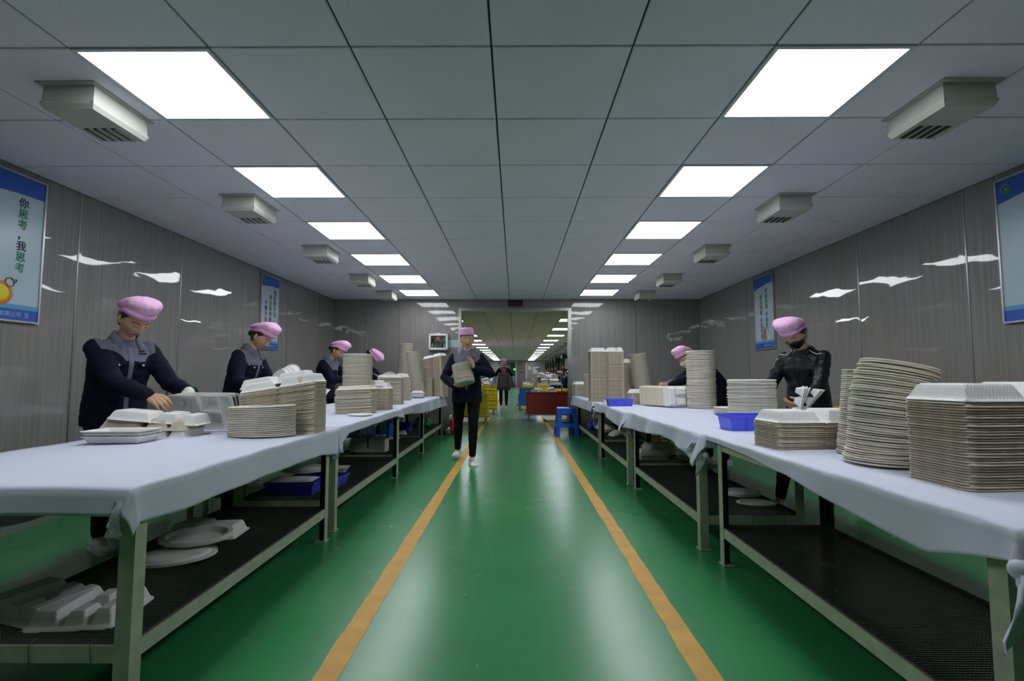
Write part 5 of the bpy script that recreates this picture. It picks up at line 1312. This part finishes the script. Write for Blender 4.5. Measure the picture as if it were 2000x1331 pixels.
# first worker on the left: faces the aisle, sorts boxes
make_person('person in pink cap and grey-yoked navy jacket standing upright boxes on the nearest left table', (-2.53, 3.18, 0), -HP - .45, .955, lean=.13, bend=.20, head=(.34, .05, .0),
            handR=(-2.15, 2.95, .915), handL=(-2.06, 3.16, .935), palmR=((.85, -.1, -.35), (.2, .5, -.85)), palmL=((.7, -.35, -.45), (.3, -.2, -.9)),
            footR=(.10, .10, 0, -.1), footL=(-.10, -.05, 0, .1), poleR=(.7, -.7, -1), poleL=(-.6, -.6, -1), q=.0045, curl=.75, glove=True, cap_slump=(.0, -.016), hem=.76, seed=3)
# second worker, profile
make_person('person in pink cap and navy jacket in profile holding white bowls, left row', (-2.58, 4.72, 0), -HP - .05, .97, lean=.16, bend=.20, head=(.34, 0, 0),
            handR=(-2.22, 4.50, .93), handL=(-2.18, 4.75, .95), palmR=((.7, 0, .2), (0, .6, .6)), palmL=((.7, -.2, .1), (0, -.6, .6)),
            footR=(.1, -.03, 0), footL=(-.1, .08, 0), q=.005, cap_slump=(.01, -.02), hem=.76, seed=5)
# third worker
make_person('person in pink cap and navy jacket with forearms raised, left of the tall plate column', (-2.56, 6.75, 0), -HP - .12, .95, lean=.12, bend=.24, head=(.34, 0, 0),
            handR=(-2.16, 6.62, 1.00), handL=(-2.14, 6.85, 1.04), footR=(.1, 0, 0), footL=(-.1, .05, 0), q=.007, cap_slump=(-.01, -.035), hem=.76, seed=7, detail=False)
# fourth worker, mostly hidden
make_person('person in pink cap bending low behind the tall plate column, last on the left', (-2.68, 8.30, 0), -HP - .1, 1.0, lean=.34, bend=.35, head=(.62, 0, 0),
            handR=(-2.12, 8.15, .95), handL=(-2.10, 8.45, .95), footR=(.1, 0, 0), footL=(-.1, .05, 0), q=.008, cap_slump=(-.01, -.03), hem=.76, seed=9, detail=False)
# walking worker with a stack of plates
P5 = make_person('person in pink cap and navy jacket walking up the aisle carrying a pile of plates', (-.585, 6.12, 0), PI + .05, 1.0, lean=-.02, bend=.02, head=(.16, .06, 0), side=0,
            handR=(-.70, 5.86, .915), handL=(-.475, 5.84, 1.115), palmR=((.75, -.45, .0), (.1, .3, .95)), palmL=((-.2, -.5, .85), (-.9, .3, -.1)),
            footR=(.125, -.30, .02, -.15, -.12), footL=(-.075, .13, 0, .25, .1), pelvis=(0, -.02, .865), poleR=(.9, -.5, -.4), poleL=(-.95, -.4, -.5), q=.0045, curl=.55, cap_slump=(.012, .0), hem=.715, seed=11, hs=1.05, caps=(.1, .80, .045))
ax = Matrix.Translation((-.578, 5.84, .935)) @ Matrix.Rotation(-.22, 4, 'Y') @ Matrix.Rotation(-.22, 4, 'X')
for k in range(22):
    o = place(me_round if k else me_round, 'round_plate', (0, 0, 0), Matrix.Identity(4), f'plate in the pile carried by the walking worker, {ordinal(k + 1)} from its bottom' if k else 'bottom greenish plate of the pile carried by the walking worker', 'plate', 'plates carried by the walking worker')
    o.matrix_world = ax @ Matrix.Translation((rng.uniform(-.003, .003), rng.uniform(-.003, .003), .0110 * k)) @ Matrix.Rotation(rng.uniform(-.02, .02), 4, 'X') @ Matrix.Diagonal((.90, .90, .95, 1))
    if k == 0: o.data = me_round.copy(); o.data.materials[0] = mat('pale_green_pulp', (.30, .44, .33), .7)
# worker in black leather
make_person('person in black leather jacket, pink cap and black face mask on the right', (2.27, 3.92, 0), HP + .62, .935, lean=.14, bend=.20, head=(.42, -.05, 0), mask=M['black'],
            handR=(1.86, 3.88, .88), handL=(2.03, 3.56, .83), palmR=((-.6, 0, -.4), (0, 0, -1)), palmL=((-.7, .1, -.1), (0, .5, .7)),
            footR=(.12, .30, 0, 0), footL=(-.22, -.46, 0, .3), outfit='leather', q=.0045, cap_slump=(.012, -.02), hem=.79, seed=13, poleR=(.6, -.6, -1), poleL=(-.6, -.7, -1))
# bending worker, right
make_person('person in navy jacket, pink cap and white face mask bending over the third right table', (2.34, 5.98, 0), HP + .15, .95, lean=.80, bend=.15, head=(-.38, .30, 0), mask=M['mask_white'],
            handR=(1.80, 5.98, .93), handL=(1.75, 5.72, .93), footR=(.1, 0, 0), footL=(-.1, -.1, 0), q=.006, cap_slump=(.0, -.015), hem=.76, seed=15, detail=False, pelvis=(0, -.08, .87))
# aproned worker in the long hall
A = make_person('person in mauve and checked apron with blue sleeve covers, walking in the long hall', (-.37, 16.4, 0), PI, .98, head=(.05, 0, 0), handR=(-.70, 16.3, .80), handL=(.00, 16.3, .80),
            footR=(.09, 0, 0, -.1), footL=(-.09, .05, 0, .1), outfit='apron', q=.009, cap_slump=(.0, .0), hem=.80, hs=1.05, caps=(.1, .8, .03), seed=17, detail=False, shoe='pink', curl=.5)
r_ = A['root']
MBa = MB(); ch, pe = A['chest'], A['pel']
def ring(c, rx, ry, n=24): return [tuple(c + V3(rx * math.cos(t), ry * math.sin(t), 0)) for t in np.linspace(0, 2 * PI, n, endpoint=False)]
MB().loft([ring(pe + V3(0, 0, -.28), .235, .17), ring(pe + V3(0, 0, -.1), .215, .16), ring(pe + V3(0, 0, .13), .19, .15), ring(pe + V3(0, 0, .20), .185, .147)]).obj('apron_skirt', M['plaid'], r_, True)
MB().loft([ring(pe + V3(0, 0, .19), .190, .152), ring(ch, .185, .145), ring(ch + V3(0, 0, .1), .14, .11), ring(ch + V3(0, 0, .14), .07, .07)]).obj('apron_bib', M['mauve'], r_, True)
for s in (0, 1):
    b = MB(); capsule(b, [A['el'][s] * .9 + A['wr'][s] * .1, A['wr'][s] * .92 + A['el'][s] * .08], [.064, .05]); b.obj('sleeve_cover', M['denim'], r_, True)
# seated workers far off on the right, and one on the left
def seated(label, loc, yaw, look=.3, sc=1.0, seed=1):
    make_person(label, loc, yaw, sc, lean=.22, bend=.2, head=(look, 0, 0), handR=None, handL=None, pelvis=(0, 0, .52), footR=(.12, .42, 0), footL=(-.12, .42, 0), q=.014, face=False, hem=.50, seed=seed, detail=False, shoe='black')
    g = empty('stool', (loc[0], loc[1], 0), yaw, 'low stool under the person ' + label.split('person ')[1].split(',')[0], 'stool')
    MB().rbox(-.15, .15, -.15, .15, .37, .41, .01).obj('seat', M['stool'], g)
    for sx in (-1, 1):
        for sy in (-1, 1): MB().box(sx * .12 - .012, sx * .12 + .012, sy * .12 - .012, sy * .12 + .012, 0, .37).obj('leg', M['stool'], g)
seated('person in navy seen from behind, seated left of two at the long packing table', (1.80, 23.2, 0), -HP + .4, .4, 1.05, 21)
seated('person in navy seated nearest the presses, turned right', (2.14, 22.3, 0), -HP, .35, 1.05, 22)
seated('person with dark hair and navy jacket seated behind the box piles', (1.62, 29.5, 0), -HP + .2, .5, 1.05, 23)
make_person('person standing farthest right in the long hall beyond the box piles', (1.60, 30.8, 0), HP - .3, 1.0, lean=.2, bend=.2, head=(.3, 0, 0), q=.014, face=False, seed=24, detail=False, shoe='black')
seated('person seated at the far left packing table beyond the yellow crates', (-1.52, 25.2, 0), PI, .2, 1.0, 25)
# ------------------------------------------------------------------ the long hall beyond the doorway
def trolley(loc, w, d, lab, handle=True, grp='flat trolleys in the long hall', side=1):
    g = empty('trolley', loc, 0, lab, 'trolley', grp)
    MB().box(-w / 2, w / 2, -d / 2, d / 2, .13, .16).obj('platform', M['steel'], g)
    for sx in (-1, 1):
        for sy in (-1, 1):
            x, y = sx * (w / 2 - .1), sy * (d / 2 - .08)
            c = MB().box(x - .02, x + .02, y - .025, y + .025, .06, .13).obj('caster_fork', M['steel'], g)
            MB().cyl((x - .016, y, .055), (x + .016, y, .055), .055, n=14).obj('wheel', M['wheel'], c)
    if handle:
        pts = [(side * -w * .3, d / 2, .15), (side * -w * .3, d / 2 + .02, .85), (side * -w * .2, d / 2 + .03, .92), (side * w * .2, d / 2 + .03, .92), (side * w * .3, d / 2 + .02, .85), (side * w * .3, d / 2, .15)]
        MB().tube(pts, .015, 8).obj('handle', M['steel'], g, True)
    return g
trolley((.80, 12.0, 0), 1.15, .75, 'flat trolley under the red crate beyond the doorway')
crate('red_crate', (.78, 11.95, .16), 0, 1.02, .66, .50, 'red', 'red_in', 'large red crate full of white boxes on a trolley beyond the doorway', nx=6, nz=2, ny=4)
for k, (x, y, z, tx, ty, w) in enumerate(((.46, 11.85, .64, 0, 0, .9), (.68, 11.80, .62, 0, .03, .9), (.90, 11.78, .60, 0, .02, .9), (.86, 11.98, .68, .1, -.25, 1), (.55, 12.1, .66, .1, .1, 1))):
    place(me_lid_w, 'food_box_lid', (x, y, z), Matrix.Rotation(.1 * (k - 2), 4, 'Z') @ Matrix.Rotation(tx, 4, 'X') @ Matrix.Rotation(ty, 4, 'Y') @ Matrix.Diagonal((w, w, 1.4, 1)),
          ('leftmost white box lying in the red crate', 'middle white box at the front of the red crate', 'right white box at the front of the red crate', 'white box slanting over the others in the red crate', 'white box at the back of the red crate')[k], 'food box', 'white boxes in the red crate')
bx4 = [(.10, 13.9), ]
trolley((.42, 15.6, 0), .75, .6, 'flat trolley under the blue crates beyond the red crate')
crate('blue_crate', (.37, 15.3, .16), 0, .55, .42, .32, 'blue_crate', 'blue_crate', 'lower blue crate behind the red crate', grp='blue crates in the long hall', nx=3)
crate('blue_crate', (.37, 15.3, .485), 0, .48, .36, .20, 'blue_crate', 'blue_crate', 'upper blue crate stacked on the lower one behind the red crate', grp='blue crates in the long hall', nx=3)
yc = [(.52, 18.9, .0, .5, 'yellow crate standing left behind the blue crates'), (1.06, 18.7, .0, .5, 'yellow crate right of the left one behind the blue crates'),
      (1.45, 16.1, .35, .28, 'yellow crate behind the right end of the red crate'), (1.10, 15.2, .35, .26, 'upper yellow crate between the trolley handle and the box piles')]
for k, (x, y, z, h, lab) in enumerate(yc):
    crate('yellow_crate', (x, y, z), 0, .5 if k < 2 else .56, .4, h, 'yellow', 'yellow_d', lab, grp='yellow crates on the right of the long hall', nx=3)
for k, (x, y) in enumerate(((1.45, 16.1), (1.10, 15.2))):
    crate('yellow_crate', (x, y, 0), 0, .56, .4, .34, 'yellow', 'yellow_d', ('lowest yellow crate behind the right end of the red crate', 'lowest yellow crate under the upper one by the box piles')[k], grp='yellow crates on the right of the long hall', nx=3)
for k, (x, y) in enumerate(((.52, 18.9), (1.06, 18.7))):
    crate('yellow_crate', (x, y, .505), 0, .48, .38, .20, 'yellow', 'yellow_d', ('upper yellow crate on the left one behind the blue crates', 'upper yellow crate on the right one behind the blue crates')[k], grp='yellow crates on the right of the long hall', nx=3)
for k in range(5):
    place(me_bowl, 'pulp_bowl', (.36 + .13 * k, 18.8, .72 + .01 * (k % 2)), Matrix.Rotation(.5 + .5 * k, 4, 'X') @ Matrix.Diagonal((.6, .6, 1, 1)), f'small white bowl heaped in the upper yellow crates, {ordinal(k + 1)} from the left', 'bowl', 'bowls heaped in the yellow crates')
# packing bench on the right of the long hall with box piles
def far_table(x0, x1, y0, y1, z, lab):
    g = empty('packing_table', (x0, y0, 0), 0, lab, 'table', 'packing tables in the long hall')
    MB().box(0, x1 - x0, 0, y1 - y0, z - .04, z).obj('tabletop', M['cloth'], g)
    for x in (.03, x1 - x0 - .03):
        for y in (.03, y1 - y0 - .03): MB().box(x - .02, x + .02, y - .02, y + .02, 0, z - .04).obj('leg', M['frame'], g)
    return g
far_table(1.0, 1.86, 19.6, 21.8, .72, 'packing table with box piles on the right of the long hall')
far_table(2.15, 2.42, 24.0, 30.0, .72, 'long packing table where three workers sit, right side')
for j, (x, y, n_, m_) in enumerate(((1.10, 19.8, 20, me_lid_p), (1.36, 19.9, 20, me_lid_p), (1.62, 20.0, 18, me_lid_p), (1.30, 21.0, 34, me_lid_p), (1.58, 21.2, 40, me_clam))):
    stack(m_, 'food_box_lid' if m_ is me_lid_p else 'clamshell_box', (x, y, .725), max(4, n_ // 3), .03, .1 * j, f'pale box in the pile on the packing table, {["leftmost", "second", "third", "rear left", "rear right"][j]} pile', 'food box', 'box piles on the packing table', topme=me_lid_w, toplab=f'white lid on the {["leftmost", "second", "third", "rear left", "rear right"][j]} pile of the packing table', sc=.95)
# steel stand with open white boxes
g = empty('steel_stand', (.98, 17.2, 0), 0, 'thin steel stand carrying slanting white boxes', 'stand')
for sx, sy in ((-1, -1), (1, -1), (-1, 1), (1, 1)): MB().tube([(sx * .28 , sy * .2, 0), (sx * .16, sy * .14, .95)], .013, 6).obj('leg', M['steel'], g, True)
MB().box(-.22, .22, -.18, .18, .95, .97).obj('stand_top', M['steel'], g)
for k in range(3):
    place(me_clam_top, 'clamshell_box', (.96 + .03 * k, 17.2, .985 + .035 * k), Matrix.Rotation(.1 * k, 4, 'Z') @ Matrix.Rotation(.06 + .12 * k, 4, 'Y'), ('lowest white box on the thin steel stand', 'middle slanting box on the thin steel stand', 'top slanting box on the thin steel stand')[k], 'food box', 'boxes on the steel stand')
# left side: yellow crates on trolleys
trolley((-.98, 11.35, 0), .85, .6, 'flat trolley behind the walking worker, nearer one')
crate('yellow_crate', (-.98, 11.3, .16), 0, .74, .50, .25, 'yellow', 'yellow_d', 'lower yellow crate on the nearer left trolley', grp='yellow crates on the left of the long hall', nx=3)
crate('yellow_crate', (-.98, 11.3, .415), 0, .74, .50, .25, 'yellow', 'yellow_d', 'upper yellow crate on the nearer left trolley', grp='yellow crates on the left of the long hall', nx=3)
trolley((-.92, 13.95, 0), .85, .6, 'flat trolley behind the walking worker, further one')
for q in range(2): crate('yellow_crate', (-.90, 13.9, .16 + .27 * q), 0, .76, .52, .26, 'yellow', 'yellow_d', ('lower', 'upper')[q] + ' yellow crate on the further left trolley', grp='yellow crates on the left of the long hall', nx=3)
for q in range(2): crate('yellow_crate', (-1.08, 17.2, .0 + .36 * q), 0, .95, .6, .35, 'yellow', 'yellow_d', ('lower', 'upper')[q] + ' wide yellow crate behind the left trolleys', grp='yellow crates on the left of the long hall', nx=4)
crate('red_crate', (-1.22, 18.3, .0), 0, .7, .5, .80, 'red', 'red_in', 'red crate just showing its rim behind the left yellow crates', nx=3)
far_table(-2.3, -.9, 20.2, 23.0, .78, 'packing table heaped with white tableware on the left of the long hall')
for k in range(12):
    x = -2.1 + .1 * k; place(me_clam_top if k % 3 else me_lid_w, 'food_box_lid', (x + .05, 20.5 + .12 * (k % 4), .80 + .04 * (k % 3)), Matrix.Rotation(k * .7, 4, 'Z') @ Matrix.Rotation(.25 * math.sin(k * 2.1), 4, 'Y') @ Matrix.Diagonal((.7, .7, 1, 1)), f'white box in the loose heap on the left packing table, {ordinal(k + 1)} from the left', 'food box', 'loose heap on the left packing table')
for k in range(5):
    place(me_clam_top, 'clamshell_box', (-1.5 + .18 * k, 17.15, .735 + .015 * (k % 2)), Matrix.Rotation(.4 * k, 4, 'Z') @ Matrix.Rotation(.1, 4, 'Y') @ Matrix.Diagonal((.6, .7, 1, 1)), f'white box heaped in the wide yellow crate, {ordinal(k + 1)} from the left', 'food box', 'boxes heaped in the wide yellow crate')
# moulding presses along the right wall of the long hall
for k, y in enumerate((26.5, 31.3, 33.8, 36.0, 38.4, 41.0)):
    g = empty('moulding_press', (2.72, y, 0), 0, f'dark green press with black columns along the right wall, {["nearest", "second", "third", "fourth", "fifth", "last"][k]} one', 'machine', 'presses along the right wall')
    MB().rbox(-.28, .26, -.5, .5, 0, .78, .02).obj('press_base', M['machine'], g)
    for sx, sy in ((-1, -.32), (-1, .32), (1, -.32), (1, .32)): MB().box(sx * .2 - .05, sx * .2 + .05, sy - .06, sy + .06, .78, 2.1).obj('column', M['black'], g)
    MB().rbox(-.27, .25, -.42, .42, 1.95, 2.15, .02).obj('top_beam', M['black'], g)
    MB().box(-.18, .18, -.28, .28, 1.25, 1.4).obj('platen', M['machine'], g)
    MB().box(-.31, -.28, -.12, .04, .95, 1.35).obj('control_panel', M['door_pink'], g)
    MB().cyl((-.25, -.45, .78), (-.25, -.45, 1.42), .02, n=8).obj('lamp_post', M['steel'], g)
    MB().cyl((-.25, -.45, 1.42), (-.25, -.45, 1.56), .05, n=10).obj('red_lamp_cap', M['orange'], g)
